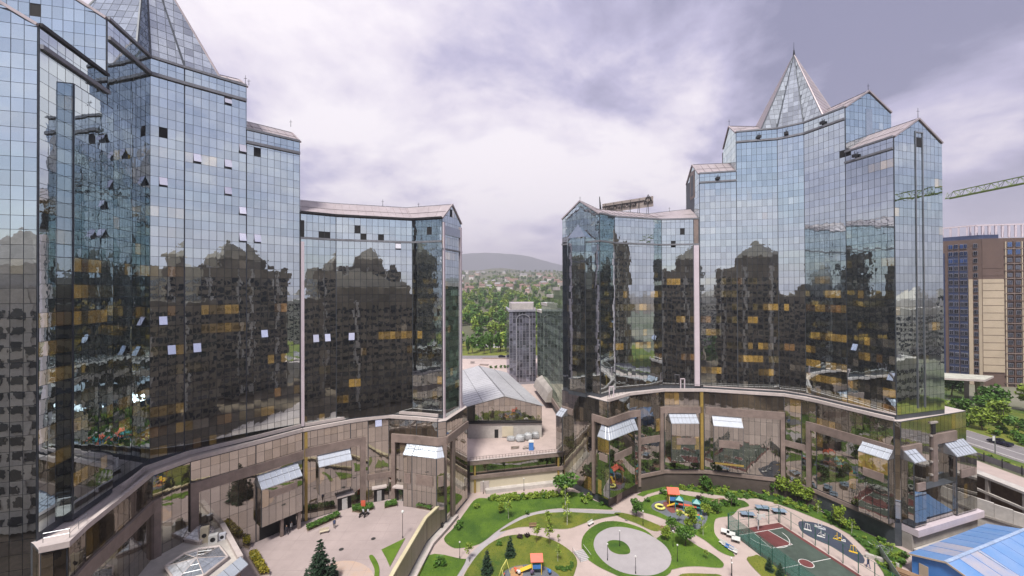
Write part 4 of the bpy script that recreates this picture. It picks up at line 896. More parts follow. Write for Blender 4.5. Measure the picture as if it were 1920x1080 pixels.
def window(parent, a, c, s, z, w, h, m, d=.3):
    u, n, L = wall_dir(a, c); o = Vector((*a, z)) + u * s + n * d; key = (round(w, 2), round(h, 2), m.name)
    if key not in wm:
        b = MB(); b.box(w / 2, .0, h / 2, w, .12, h, M_WFR); wf = b.mesh('window')
        b2 = MB(); b2.box(w * .27, -.05, h / 2, w * .40, .10, h * .84, m); b2.box(w * .73, -.05, h / 2, w * .40, .10, h * .84, m); wm[key] = (wf, b2.mesh('pane'))
    M = Matrix((u, -n, Vector((0, 0, 1)))).transposed().to_4x4(); M.translation = o
    f = put(None, wm[key][0], parent, 'window', M); p = put(None, wm[key][1], f, 'pane', Matrix())
for fl_ in range(19):
    z = 10 + fl_ * 3.2
    for s in (L1 * .04, L1 * .2): window(AP, aP[1], aP[2], s, z, 1.3, 2.0, M_WINB if fl_ > 15 else M_WIN)
    for s in (L1 * .38, L1 * .49): window(AP, aP[1], aP[2], s, z, 1.0, 2.0, M_WINB if fl_ > 15 else M_WIN)
    window(AP, aP[1], aP[2], L1 * .765, z, 1.2, 1.9, M_WIN)
    for k in range(7): window(AP, aP[3], aP[4], 1.2 + k * 2.9, z, 1.7, 2.2 if fl_ > 16 else 1.7, M_WINB if fl_ > 16 and k < 6 else M_WIN)
for fl_ in range(15):
    b = MB(); strip_along(b, [aP[2], aP[3]], 13.8 + fl_ * 3.2, 13.95 + fl_ * 3.2, .32, M_BRN, inset=-.26); b.build('joint_band', AP)
for fl_ in range(19):
    b = MB(); strip_along(b, [aP[3], aP[4]], 9.2 + fl_ * 3.2, 9.55 + fl_ * 3.2, .5, M_BRN if fl_ % 2 else M_PINK, inset=-.05); b.build('floor_band', AP)
for k in range(8): strip_box(AP, aP[3], aP[4], .4 + k * 2.9, .8 + k * 2.9, 8, 70, .42, M_BRN if k % 2 else M_TAN, 'pilaster')
b = MB(); strip_along(b, [(190, 194), (198.2, 182.5), (204.5, 174.5), (211.5, 173)], 71.6, 73.4, .0, M_NAVY, inset=4); b.build('roof_band', AP)
b = MB(); rp = [(190, 197), (198.8, 183.8), (205, 176), (212, 174.5), (224, 172.5)]
for a, c in zip(rp, rp[1:]):
    b.bar((*a, 77.8), (*c, 77.8), .7, .6, M_STRIP); u, n, L = wall_dir(a, c); k = max(2, int(L / 2.3))
    for i in range(k): p_ = Vector((*a, 0)) + u * (L * i / k); b.box(p_.x, p_.y, 75, .5, .5, 5.2, M_STRIP, math.atan2(u.y, u.x)); b.box(p_.x - n.x * 2.5, p_.y - n.y * 2.5, 75, .5, .5, 5.2, M_STRIP, math.atan2(u.y, u.x))
b.build('roof_frame', AP, kind='stuff')
LP = building('pavilion', 'low dark glazed pavilion under a thin pale flat roof, left of the tan tower', 'pavilion', (168, 152, 8))
b = MB(); b.prism([(150, 150), (170, 143.5), (181, 150), (160, 160)], 16.4, 17.1, M_LEDGE, mat('pale_green_roof', (.42, .42, .36), .7)); b.build('roof', LP)
b = MB(); b.prism([(152, 152), (167, 147.5), (174, 152), (160, 158)], 7.5, 16.3, M_DARK); b.build('wall', LP)
ff = Facade(61); ff.run((152, 152), (167, 147.5), 8.2, 16, floor=3.9, split=1, pw=1.8, amber=0); ff.finish(LP, 60, name='glass_panel')
b = MB(); b.box(171.4, 146.4, 12.2, 1.6, 1.6, 8.4, M_TAN); b.build('column', LP)
b = MB()
for k in range(6): b.box(174.5, 148.8, 8.6 + k * .9, 4, .2, .22, M_CONC2, .55)
b.build('louvre', LP)

# road with kerbs, markings, guard fence
sheet('road', [(123.6, -120), (134.0, -120), (134.4, 124), (136, 260), (125, 260), (122.6, 112)], 7.96, .2, M_ROAD)
sheet('road_verge', [(118.5, -120), (123.3, -120), (122.3, 112), (124.7, 260), (119, 260), (117, 112)], 8.02, .25, M_GRASSY)
sheet('sidewalk', [(107.7, -120), (113.5, -120), (113.2, 104.4), (107.7, 104.4)], 8.0, .25, M_PAVE)
sheet('far_verge', [(134.4, -120), (190, -120), (190, 130), (150, 150), (138, 260), (136.2, 260), (134.8, 124)], 8.06, .3, M_GRASSY)
for nm, x in (('kerb', 123.45), ('kerb', 134.3)):
    b = MB(); b.box(x, 0, 8.0, .22, 236, .26, M_CONC2); b.build(nm)['kind'] = 'structure'
b = MB(); b.box(129.0, 0, 7.969, .16, 230, .006, M_WHITE); b.box(124.4, 0, 7.969, .14, 230, .006, M_WHITE); b.build('road_marking')['kind'] = 'structure'
GF = building('guard_fence', 'dark grey sheet fence with posts along the sidewalk beside the road', 'fence', (114.2, 80, 8))
for k in range(26):
    y = 104 - k * 3.6
    b = MB(); b.box(114.2, y, 9.1, .14, .14, 2.2, M_DARK); b.build('post', GF)
    b = MB(); b.box(114.2, y - 1.8, 8.95, .05, 3.38, 1.5, mat('fence_sheet', (.16, .16, .18), .5, .3) if 'fence_sheet' not in MATS else MATS['fence_sheet']); b.build('fence_panel', GF)
VD = building('viaduct', 'unfinished concrete viaduct deck on posts below the sidewalk, right of the tower', 'viaduct', (107, 70, 0))
b = MB(); b.box(106.6, 50, 7.75, 2.4, 108, .5, M_CONC2); b.build('deck', VD)
b = MB(); b.box(105.6, 50, 4.4, .5, 108, .5, M_CONC2); b.build('lower_beam', VD)
for k in range(13): b = MB(); b.box(105.8, 102 - k * 6.5, 3.6, .6, .6, 7.8, M_CONC); b.build('post', VD)
b = MB(); b.box(107.45, 50, 3.4, .3, 108, 8.2, M_SOIL); b.build('back_wall', VD)
CW = building('retaining_wall', 'raw concrete retaining wall between the tower foot and the viaduct', 'wall', (98, 80, 0))
w0, w1 = Vector((94.5, 88, 0)), Vector((103.5, 76.5, 0)); u, n, L = wall_dir(w0, w1)
for i in range(6):
    b = MB(); a, c = w0 + u * (L * i / 6 + .02), w0 + u * (L * (i + 1) / 6 - .02); zt = 6.6 - i * .35; b.hexa([a + Z(-.6), c + Z(-.6), c - n * .5 + Z(-.6), a - n * .5 + Z(-.6), a + Z(zt), c + Z(zt - .2), c - n * .5 + Z(zt - .2), a - n * .5 + Z(zt)], M_CONC2); b.build('wall_panel', CW)
b = MB(); b.bar(w0 + n * .2 + Z(2.9), w1 + n * .2 + Z(2.3), .3, .4, M_CONC); b.build('ledge', CW)

# construction yard
BS = building('blue_shed', 'long site shed with a shallow bright blue sheet roof and blue walls', 'shed', (78, 68, 0))
f0, f1 = Vector((*G(1708, 1042, 3.2)[:2], 0)), Vector((*G(1790, 1078, 3.2)[:2], 0)); f0 = Vector((69.5, 70.5, 0)); du = Vector((.94, .34, 0)).normalized(); dw = Vector((.34, -.94, 0)).normalized()
M_BROOF = mat('blue_sheet_roof', (.085, .25, .56), .5, .1, c2=(.22, .34, .58), scale=.35, island=.3); M_BROOFW = mat('pale_blue_cap', (.36, .46, .64), .5, .1); M_BROOFF = mat('faded_blue_sheet', (.13, .27, .55), .6, .05, c2=(.44, .40, .42), scale=.30)
LN, WD = 26, 10
c = lambda s, w, z: f0 + du * s + dw * w + Z(z)
b = MB(); b.prism([c(0.4, .4, 0)[:2], c(LN - .4, .4, 0)[:2], c(LN - .4, WD - .4, 0)[:2], c(.4, WD - .4, 0)[:2]], -.5, 3.3, M_BLUE); b.poly([c(.4, .4, 3.3), c(.4, WD - .4, 3.3), c(.4, WD / 2, 4.9)], M_BLUE); b.build('wall', BS)
for sd_, w_e in ((0, 0), (1, WD)):
    for i in range(8):
        b = MB(); a0, a1 = LN * i / 8 + .015, LN * (i + 1) / 8 - .015; P4 = [c(a0, w_e, 3.35), c(a1, w_e, 3.35), c(a1, WD / 2, 5.0), c(a0, WD / 2, 5.0)]
        b.hexa([p - Z(.1) for p in P4] + P4, M_BROOFF if i in (1, 2) else M_BROOF); b.bar(P4[0] + Z(.03), P4[3] + Z(.03), .08, .08, M_BROOF); b.build('roof_panel', BS)
b = MB(); b.bar(c(-.1, WD / 2, 5.06), c(LN, WD / 2, 5.06), .5, .12, M_BROOFW); b.bar(c(9, WD / 2 + .3, 5.0), c(9.2, WD - 1.5, 3.95), .25, .1, M_BROOFW); b.build('ridge_cap', BS)
b = MB(); b.bar(c(-.06, -.05, 3.3), c(-.06, WD / 2, 4.95), .1, .25, M_TAN); b.bar(c(-.06, WD + .05, 3.3), c(-.06, WD / 2, 4.95), .1, .25, M_TAN); b.build('bargeboard', BS)
for w_ in (2.0, 6.6): b = MB(); p_ = c(.35, w_, 1.4); b.box(p_.x, p_.y, p_.z, .1, 1.2, 2.2, M_DARK if w_ > 3 else M_TAN, math.atan2(du.y, du.x)); b.build('door', BS)
for s_ in (4, 10, 16): b = MB(); p_ = c(s_, WD - .36, 1.9); b.box(p_.x, p_.y, p_.z, 1.4, .1, 1.1, M_TAN, math.atan2(du.y, du.x)); b.build('window', BS)
SF = building('site_fence', 'leaning line of grey-green corrugated site fencing beside the planted bank', 'fence', (70, 72, 0))
q0, q1 = G(1651, 1022, 2.0), G(1692, 1082, 2.0); q0.z = q1.z = 0; u, n, L = wall_dir(q0, q1)
M_SF = mat('site_fence_sheet', (.28, .33, .33), .5, .3)
for i in range(9): 
    b = MB(); a, c_ = q0 + u * (L * 1.6 * i / 9 + .03), q0 + u * (L * 1.6 * (i + 1) / 9 - .03); b.hexa([a, c_, c_ + n * .05, a + n * .05, a + Z(2.1) + n * .2, c_ + Z(2.1) + n * .2, c_ + Z(2.1) + n * .26, a + Z(2.1) + n * .26], M_SF); b.build('fence_panel', SF)
def pile(name, lab, cat, loc, rz, n_, L_, r, m, group=None):
    t = thing(name, lab, cat, loc, rz, group); k = 0; row = 0
    while k < n_:
        for i in range(4 - row):
            if k >= n_: break
            b = MB(); b.tube((-L_ / 2, (i - 1.5 + row * .5) * r * 2.05, r + row * r * 1.75), (L_ / 2, (i - 1.5 + row * .5) * r * 2.05, r + row * r * 1.75), r, r, m, 8); b.build('pipe', t); k += 1
        row += 1
pile('pipe_stack', 'stack of green pipes at the foot of the raw concrete wall', 'pipes', (101.5, 70.5, -.05), R(-28), 7, 8, .35, M_TEAL); pile('pipe_stack', 'stack of yellow-orange pipes in front of the green ones', 'pipes', (99, 67, -.05), R(-28), 6, 8, .22, mat('orange_pipe', (.45, .24, .05), .6))
M_TIMB = mat('timber', (.27, .17, .10), .85, var=.3, scale=2)
t = thing('timber_stack', 'stack of brown planks beside the blue shed door', 'timber', (68.2, 68.3, 0), R(-48))
for i in range(5):
    for j in range(4): b = MB(); b.box(0, (j - 1.5) * .34, .12 + i * .26, 4.2, .28, .12, M_TIMB, rb.uniform(-.04, .04)); b.build('plank', t)
t = thing('concrete_block_row', 'fallen concrete beam lying between the fence and the shed', 'beam', (67.5, 73.2, 0), R(-42)); b = MB(); b.box(0, 0, .35, 4.5, .6, .7, M_CONC2); b.build('beam', t)
t = thing('wire_heap', 'tangled heap of steel wire at the corner of the concrete base', 'scrap', (70.3, 76.2, 0)); b = MB()
for i in range(40):
    a = Vector((rb.uniform(-1.2, 1.2), rb.uniform(-1, 1), rb.uniform(0, .8))); b.tube(a, a + Vector((rb.uniform(-1, 1), rb.uniform(-1, 1), rb.uniform(-.2, 1.2))), .03, .02, M_STEEL, 4)
b.build('wire', t, kind='stuff')

# tower crane: lattice jib, mast outside the picture
M_CRANE = mat('crane_green', (.17, .24, .045), .5, .2)
CR = building('tower_crane', 'green lattice crane jib reaching in from the right against the sky', 'crane', (137.2, 48, 8))
j0, j1 = Vector((134.2, 122.5, 77.6)), Vector((138, 30, 77.6)); u = (j1 - j0).normalized(); sd2 = u.cross(Vector((0, 0, 1))); N_ = 30; Lj = (j1 - j0).length
ch = MB(); lc = MB()
ch.bar(j0 + sd2 * .7, j1 + sd2 * .7, .26, .26, M_CRANE); ch.bar(j0 - sd2 * .7, j1 - sd2 * .7, .26, .26, M_CRANE); ch.bar(j0 + u * 1.6 + Z(1.9), j1 + Z(1.9), .24, .24, M_CRANE)
ch.build('chord', CR)
for i in range(N_):
    a, c_ = j0 + u * (Lj * i / N_), j0 + u * (Lj * (i + 1) / N_); m_ = (a + c_) / 2 + Z(1.9)
    for s_ in (-.7, .7):
        lc.tube(a + sd2 * s_, m_, .06, .06, M_CRANE, 4); lc.tube(m_, c_ + sd2 * s_, .06, .06, M_CRANE, 4); lc.tube(a + sd2 * s_, a + u * .01 + Z(1.9), .05, .05, M_CRANE, 4)
    lc.tube(a - sd2 * .7, c_ + sd2 * .7, .05, .05, M_CRANE, 4)
lc.build('lattice', CR, kind='stuff')
mb = MB(); mx_, my_ = 137.2, 48
for dx in (-1, 1):
    for dy in (-1, 1): mb.bar((mx_ + dx, my_ + dy, 8), (mx_ + dx, my_ + dy, 86), .25, .25, M_CRANE)
for k in range(26):
    z = 8 + k * 3
    for a, c_ in (((-1, -1), (1, -1)), ((1, -1), (1, 1)), ((1, 1), (-1, 1)), ((-1, 1), (-1, -1))): mb.tube((mx_ + a[0], my_ + a[1], z), (mx_ + c_[0], my_ + c_[1], z + 3), .08, .08, M_CRANE, 4)
mb.build('mast', CR, kind='stuff')

# vehicles
M_TYRE = mat('tyre', (.02, .02, .02), .9); M_CARGL = glass('car_glass', (.01, .012, .014), tint=(.8, .85, .9), f0=.2, wave=0)
def car(lab, loc, rz, paint, pickup=False, group=None):
    t = thing('parked_car' if not pickup else 'car', lab, 'car', loc, rz, group)
    b = MB(); prof = [(-2.2, .35), (-2.25, .8), (-2.1, .98), (-1.0, 1.02), (-.45, 1.02), (.9, 1.0), (1.35, .98), (2.1, .82), (2.25, .6), (2.2, .32)]
    n_ = len(prof)
    for s_ in (1,):
        L_ = [(x, -.88, z) for x, z in prof]; R_ = [(x, .88, z) for x, z in prof]
        b.poly(L_, paint); b.poly(R_[::-1], paint)
        for i in range(n_): j = (i + 1) % n_; b.poly([L_[i], R_[i], R_[j], L_[j]], paint)
    b.build('body', t)
    c0, c1 = (-.7, 1.15) if pickup else (-1.75, 1.0)
    b = MB(); b.hexa([(c0, -.8, 1.0), (c1, -.8, 1.0), (c1, .8, 1.0), (c0, .8, 1.0), (c0 + .25, -.66, 1.5), (c1 - .6, -.66, 1.5), (c1 - .6, .66, 1.5), (c0 + .25, .66, 1.5)], M_CARGL); b.build('windscreen', t)
    b = MB(); b.hexa([(c0 + .22, -.66, 1.5), (c1 - .58, -.66, 1.5), (c1 - .58, .66, 1.5), (c0 + .22, .66, 1.5), (c0 + .3, -.6, 1.56), (c1 - .66, -.6, 1.56), (c1 - .66, .6, 1.56), (c0 + .3, .6, 1.56)], paint); b.build('roof', t)
    for x in (-1.4, 1.4):
        for s_ in (-1, 1): b = MB(); b.tube((x, s_ * .70, .33), (x, s_ * .93, .33), .33, .33, M_TYRE, 10); b.build('wheel', t)
    for s_ in (-.6, .6): b = MB(); b.box(2.2, s_, .7, .1, .35, .15, M_WHITE); b.build('headlight', t)
M_NVY = mat('navy_paint', (.02, .02, .045), .25, .3)
car('dark navy pickup driving on the road at the right edge', G(1875, 833, 7.97), R(100), M_NVY, True)
car('black car parked by the flower beds at the street end', G(941, 670, 8.0), R(8), M_NVY)

# ------------------------------------------------------------------ park lawns and paths
A = (780, 860); SA = 4.571; Bo = (1060, 880); Co = (1330, 900); S8 = 4.8
LAWNS = [
 ('lawn', gl([(515, 350), (640, 345), (900, 350), (1190, 300), (1360, 290), (1500, 350), (1690, 435), (1500, 435), (1250, 430), (1100, 445), (950, 480), (830, 535), (700, 620), (600, 700), (520, 745), (400, 770), (310, 765), (240, 690), (330, 590), (430, 450)], A, SA), M_GRASS),
 ('lawn', gl([(715, 632), (830, 562), (950, 507), (1080, 474), (1300, 462), (1500, 472), (1750, 482), (1600, 515), (1480, 545), (1400, 575), (1300, 605), (1150, 605), (1000, 590), (870, 595)], A, SA), M_GRASSY),
 ('lawn', gl([(500, 394), (640, 427), (840, 507), (880, 535), (800, 562), (640, 492), (520, 447), (440, 402)], Bo, S8), M_GRASSY),
 ('lawn', gl([(910, 562), (960, 572), (1050, 602), (1200, 700), (1330, 770), (1415, 840), (1422, 878), (1380, 893), (1200, 880), (1060, 885), (935, 908), (955, 830), (945, 760), (885, 680), (820, 632), (880, 582)], Bo, S8), M_GRASS),
 ('lawn', gl([(1030, 958), (1100, 942), (1250, 945), (1390, 955), (1400, 1010), (1000, 1010)], Bo, S8), M_GRASSY),
 ('lawn', gl([(690, 302), (760, 250), (880, 222), (1000, 222), (1150, 248), (1300, 262), (1420, 282), (1580, 280), (1650, 320), (1640, 340), (1560, 360), (1500, 420), (1380, 440), (1345, 470), (1340, 560), (1370, 620), (1440, 690), (1525, 780), (1480, 785), (1380, 740), (1250, 640), (1100, 560), (950, 480), (800, 420), (680, 385), (660, 350)], Bo, S8), M_GRASS),
 ('lawn', gl([(340, 705), (400, 687), (440, 682), (560, 752), (650, 832), (720, 900), (700, 1000), (560, 960), (470, 870), (400, 800), (350, 740)], Co, S8), M_GRASSY),
 ('lawn', gl([(90, 838), (380, 862), (425, 882), (330, 1040), (200, 1200), (-120, 1200)], A, SA), M_GRASS),
 ('lawn', gl([(400, 1040), (480, 892), (560, 795), (650, 722), (760, 672), (880, 655), (1000, 660), (1120, 685), (1230, 730), (1340, 810), (1380, 880), (1370, 950), (1320, 1060), (1150, 1250), (700, 1300), (420, 1200)], A, SA), M_GRASSY),
]
bankU = gl([(640, 235), (720, 190), (930, 150), (1240, 150), (1500, 190), (1920, 240)], Bo, S8) + [(69.0, 90.0), (73.0, 80.0), (74.6, 75.5)]
bankL = gl([(1640, 1000), (1560, 830), (1500, 740), (1420, 640), (1270, 500), (1120, 415), (920, 335), (770, 275), (570, 205), (430, 172), (280, 168)], Co, S8) + gl([(1560, 262), (1300, 228), (1050, 192), (880, 187), (740, 228), (700, 250)], Bo, S8)
LAWNS.append(('lawn', bankU + bankL, M_GRASS))
M_KERB = mat('lawn_kerb', (.42, .38, .35), .8, var=.1)
LP_ = []
for i, (nm, pts, m_) in enumerate(LAWNS):
    pts = smooth_loop(pts, 4) if i < 9 else pts; LP_.append(pts); sheet(nm, pts, .13, .3, m_, side=M_KERB)
# ring lawn round the oval plaza, oval paving and the round lawn in its middle
ovl = smooth_loop(gl([(775, 605), (660, 555), (520, 525), (400, 530), (300, 580), (258, 650), (265, 730), (330, 820), (420, 890), (520, 935), (640, 958), (770, 960), (880, 925), (945, 860), (945, 770), (890, 685)], Bo, S8), 4)
ring = smooth_loop(gl([(785, 598), (700, 540), (560, 490), (440, 470), (330, 480), (230, 530), (165, 600), (145, 680), (170, 780), (280, 870), (420, 940), (560, 1000), (700, 1030), (850, 990), (960, 900), (900, 680)], Bo, S8), 4)
sheet('lawn', ring, .11, .3, M_GRASS, side=M_KERB); sheet('oval_paving', ovl, .135, .3, M_GREYP)
sheet('lawn', smooth_loop(gl([(375, 680), (390, 655), (440, 645), (510, 655), (560, 690), (583, 735), (575, 765), (530, 775), (460, 768), (400, 735)], Bo, S8), 3), .20, .2, M_GRASS, side=M_KERB)
sheet('gate_path', gl([(770, 590), (830, 570), (870, 590), (815, 632)], Bo, S8), .145, .3, M_PAVE)
# curved grey footpath between the lawns
pl = gl([(1760, 465), (1500, 455), (1270, 443), (1100, 460), (950, 493), (830, 550), (705, 640), (600, 722), (510, 810), (430, 900), (350, 1010), (250, 1180)], A, SA); b = MB(); k = b.mi(M_GREYP)
for p, q in zip(pl, pl[1:]):
    u, n, L = wall_dir(p, q); w = .75
    b.hexa([(p[0] - n.x * w, p[1] - n.y * w, -.1), (q[0] - n.x * w, q[1] - n.y * w, -.1), (q[0] + n.x * w, q[1] + n.y * w, -.1), (p[0] + n.x * w, p[1] + n.y * w, -.1), (p[0] - n.x * w, p[1] - n.y * w, .018), (q[0] - n.x * w, q[1] - n.y * w, .018), (q[0] + n.x * w, q[1] + n.y * w, .018), (p[0] + n.x * w, p[1] + n.y * w, .018)], M_GREYP)
b.build('footpath')['kind'] = 'structure'
sheet('bark_mulch', smooth_loop(gl([(1310, 290), (1400, 262), (1440, 280), (1400, 330), (1330, 330)], Bo, S8), 3), .16, .1, mat('mulch', (.26, .16, .12), .9, var=.3))
# play surfaces
M_RUB = mat('rubber_blue_grey', (.155, .18, .22), .85, c2=(.12, .12, .135), scale=.18); M_RUBM = mat('rubber_maroon', (.20, .065, .06), .85, var=.15); M_RUBP = mat('rubber_purple', (.13, .09, .16), .85, var=.2); M_RUBO = mat('rubber_tan', (.42, .25, .12), .85, var=.2)
sheet('play_surface', smooth_loop(gl([(775, 330), (810, 300), (880, 285), (1000, 275), (1100, 290), (1200, 330), (1260, 380), (1280, 440), (1240, 520), (1180, 545), (1100, 520), (980, 460), (860, 400), (790, 365)], Bo, S8), 4), .16, .2, M_RUB, side=M_KERB)
sheet('play_surface', smooth_loop(gl([(880, 305), (960, 295), (1030, 315), (1020, 370), (960, 400), (900, 350)], Bo, S8), 3), .168, .1, M_RUBM)
sheet('play_surface', smooth_loop(gl([(800, 320), (850, 305), (890, 330), (880, 370), (820, 355)], Bo, S8), 3), .176, .1, M_RUBP)
P2 = (920, 1020)
sheet('play_surface', smooth_loop(gl([(250, 720), (330, 620), (480, 540), (640, 500), (800, 480), (1000, 490), (1200, 520), (1350, 590), (1500, 690), (1560, 800), (1500, 1100), (1000, 1300), (400, 1150), (240, 900)], P2, 12.0), 4), .16, .2, M_RUB, side=M_KERB)
sheet('play_surface', smooth_loop(gl([(480, 560), (640, 520), (730, 520), (720, 720), (600, 850), (480, 800), (440, 660)], P2, 12.0), 3), .168, .1, M_RUBO)

# ------------------------------------------------------------------ sports court and fitness oval
c0, c1 = Vector((44.6, 82.7, 0)), Vector((56.9, 85.6, 0)); uw = (c1 - c0).normalized(); ul = Vector((uw.y, -uw.x, 0)); CWd = (c1 - c0).length; CL = 23.5
cc = lambda s, t, z=0: c0 + uw * s + ul * t + Z(z)
M_CRTG = mat('court_green', (.062, .085, .070), .85, var=.35, scale=.5); M_CRTM = mat('court_maroon', (.125, .036, .036), .85, var=.35, scale=.4)
sheet('court_surface', [cc(0, 0)[:2], cc(CWd, 0)[:2], cc(CWd, CL)[:2], cc(0, CL)[:2]], .02, .2, M_CRTM)
sheet('court_surface', [cc(.9, 1.6)[:2], cc(CWd - .7, 1.6)[:2], cc(CWd - .7, CL - .7)[:2], cc(.9, CL - .7)[:2]], .024, .1, M_CRTG)
sheet('court_surface', [cc(CWd * .36, 1.6)[:2], cc(CWd * .64, 1.6)[:2], cc(CWd * .70, 6.6)[:2], cc(CWd * .30, 6.6)[:2]], .028, .1, M_CRTM)
ln = MB()
def lnbar(p, q, w=.13): 
    d = (Vector(q) - Vector(p)).normalized(); nn = Vector((d.y, -d.x, 0)) * w / 2; p, q = Vector(p), Vector(q); ln.poly([p - nn, q - nn, q + nn, p + nn], M_WHITE)
zl = .033
for r, t0, a0, a1 in ((3.9, 3.0, 0, math.pi), (1.15, CL / 2 - .2, 0, 2 * math.pi), (3.9, CL - 3.4, -math.pi, 0)):
    N = 28
    for k in range(N):
        f = lambda q: cc(CWd / 2 + math.cos(q) * r, t0 + math.sin(q) * r, zl); lnbar(f(a0 + (a1 - a0) * k / N), f(a0 + (a1 - a0) * (k + 1) / N))
lnbar(cc(.9, CL / 2 - .2, zl), cc(CWd / 2 - 1.15, CL / 2 - .2, zl)); lnbar(cc(CWd / 2 + 1.15, CL / 2 - .2, zl), cc(CWd - .7, CL / 2 - .2, zl))
lnbar(cc(CWd * .36, 1.6, zl), cc(CWd * .30, 6.6, zl)); lnbar(cc(CWd * .64, 1.6, zl), cc(CWd * .70, 6.6, zl)); lnbar(cc(CWd * .30, 6.6, zl), cc(CWd * .70, 6.6, zl)); lnbar(cc(.9, 1.65, zl), cc(CWd - .7, 1.65, zl))
ln.build('court_marking')['kind'] = 'structure'
sheet('court_surface', smooth_loop([tuple(cc(CWd / 2 + math.cos(k * math.pi / 5) * 1.08, CL / 2 - .2 + math.sin(k * math.pi / 5) * 1.08)[:2]) for k in range(10)], 2), .030, .1, M_CRTM)
def net_mat():
    m, n, l = new_mat('green_netting'); o = n.new('ShaderNodeOutputMaterial'); mx = n.new('ShaderNodeMixShader'); t_ = n.new('ShaderNodeBsdfTransparent'); d = n.new('ShaderNodeBsdfDiffuse')
    d.inputs['Color'].default_value = (.10, .30, .25, 1); mx.inputs[0].default_value = .34; l.new(t_.outputs[0], mx.inputs[1]); l.new(d.outputs[0], mx.inputs[2]); l.new(mx.outputs[0], o.inputs[0]); return m
M_NET = net_mat()
CF = building('court_fence', 'tall green post fence with netting round the sports court', 'fence', tuple(c0))
def fence_side(p, q, cnt, net, h=3.6, rails=True):
    for i in range(cnt + 1):
        t = i / cnt; a = p.lerp(q, t); b = MB(); b.tube(a, a + Z(h), .07, .07, M_GREENP, 6); b.build('post', CF)
        if i < cnt:
            e = p.lerp(q, (i + 1) / cnt)
            if net: b = MB(); d = (e - a).normalized(); nn = Vector((d.y, -d.x, 0)) * .012; b.hexa([a + d * .1 + nn + Z(.1), e - d * .1 + nn + Z(.1), e - d * .1 - nn + Z(.1), a + d * .1 - nn + Z(.1), a + d * .1 + nn + Z(h - .1), e - d * .1 + nn + Z(h - .1), e - d * .1 - nn + Z(h - .1), a + d * .1 - nn + Z(h - .1)], M_NET); b.build('netting', CF)
            
            for hh in (h, h * .5): b = MB(); b.tube(a + Z(hh), e + Z(hh), .04, .04, M_GREENP, 4); b.build('rail', CF)
fence_side(cc(0, 0), cc(0, CL), 9, True); fence_side(cc(.01, -.2), cc(CWd + .2, -.2), 5, False); fence_side(cc(CWd + .2, .1), cc(CWd + .2, CL), 9, False)
hp = thing('basketball_hoop', 'white basketball hoop at the far end of the court', 'basketball hoop', cc(CWd / 2, 1.0, .03), math.atan2(uw.y, uw.x))
b = MB(); b.tube((0, 0, 0), (0, 0, 3.1), .09, .07, M_WHITEM, 6); b.bar((0, 0, 3.0), (0, -.9, 3.1), .1, .1, M_WHITEM); b.build('pole', hp)
b = MB(); b.box(0, -.95, 3.2, 1.7, .06, 1.05, M_WHITE); b.build('backboard', hp)
b = MB(); 
for k in range(10): b.tube((math.cos(k * .628) * .23, -1.22 + math.sin(k * .628) * .23, 3.0), (math.cos(k * .628 + .628) * .23, -1.22 + math.sin(k * .628 + .628) * .23, 3.0), .02, .02, M_RED, 4)
b.build('rim', hp)
M_NAVR = mat('rubber_navy', (.045, .055, .085), .85, var=.15)
sheet('fitness_surface', smooth_loop(gl([(802, 385), (830, 372), (930, 382), (1060, 420), (1180, 480), (1290, 580), (1385, 690), (1395, 740), (1360, 752), (1260, 700), (1120, 610), (960, 540), (850, 480), (810, 430)], Co, S8), 3), .05, .2, M_NAVR, side=M_KERB)
def gym(px, py, lab, kind, m_):
    g = G(Co[0] + px / S8, Co[1] + py / S8, .05); t = thing('exercise_machine', lab, 'exercise machine', g, R(-35), 'outdoor exercise machines'); t.scale = (.8, .8, .8)
    b = MB(); b.box(0, 0, .06, 1.6, .5, .1, m_); b.build('base', t)
    b = MB(); b.tube((0, 0, .1), (0, 0, 1.7), .08, .07, m_, 6); b.build('post', t)
    b = MB()
    if kind == 0:
        for s in (-.6, .6): b.tube((s, 0, .3), (s * .7, 0, 1.5), .05, .05, m_, 5)
        b.tube((-.5, 0, 1.55), (.5, 0, 1.55), .05, .05, m_, 5)
    elif kind == 1: b.box(.55, 0, .55, .5, .45, .1, m_); b.box(.8, 0, .85, .1, .45, .6, m_); b.tube((0, 0, 1.1), (-.5, 0, .6), .05, .05, m_, 5)
    else: b.tube((0, -.6, 1.2), (0, .6, 1.2), .05, .05, m_, 5); b.box(-.5, 0, .35, .5, .3, .08, m_); b.box(.5, 0, .35, .5, .3, .08, m_)
    b.build('lever', t)
for a in ((885, 450, 'white exercise machine at the pointed far end of the blue oval', 0, M_WHITE), (980, 425, 'white exercise machine second along the path edge of the blue oval', 2, M_WHITE), (1012, 440, 'pale twin exercise machine just right of another by the path', 2, M_WHITEM), (1005, 510, 'low white exercise machine near the court fence on the blue oval', 1, M_WHITE), (1150, 535, 'yellow exercise machine with seat in the middle of the blue oval', 1, M_YEL), (1190, 545, 'white exercise machine beside the yellow seat machine', 2, M_WHITE), (1295, 650, 'yellow upright exercise machine at the near end of the blue oval', 0, M_YEL)): gym(*a)
M_TTB = mat('table_blue', (.20, .27, .36), .5)
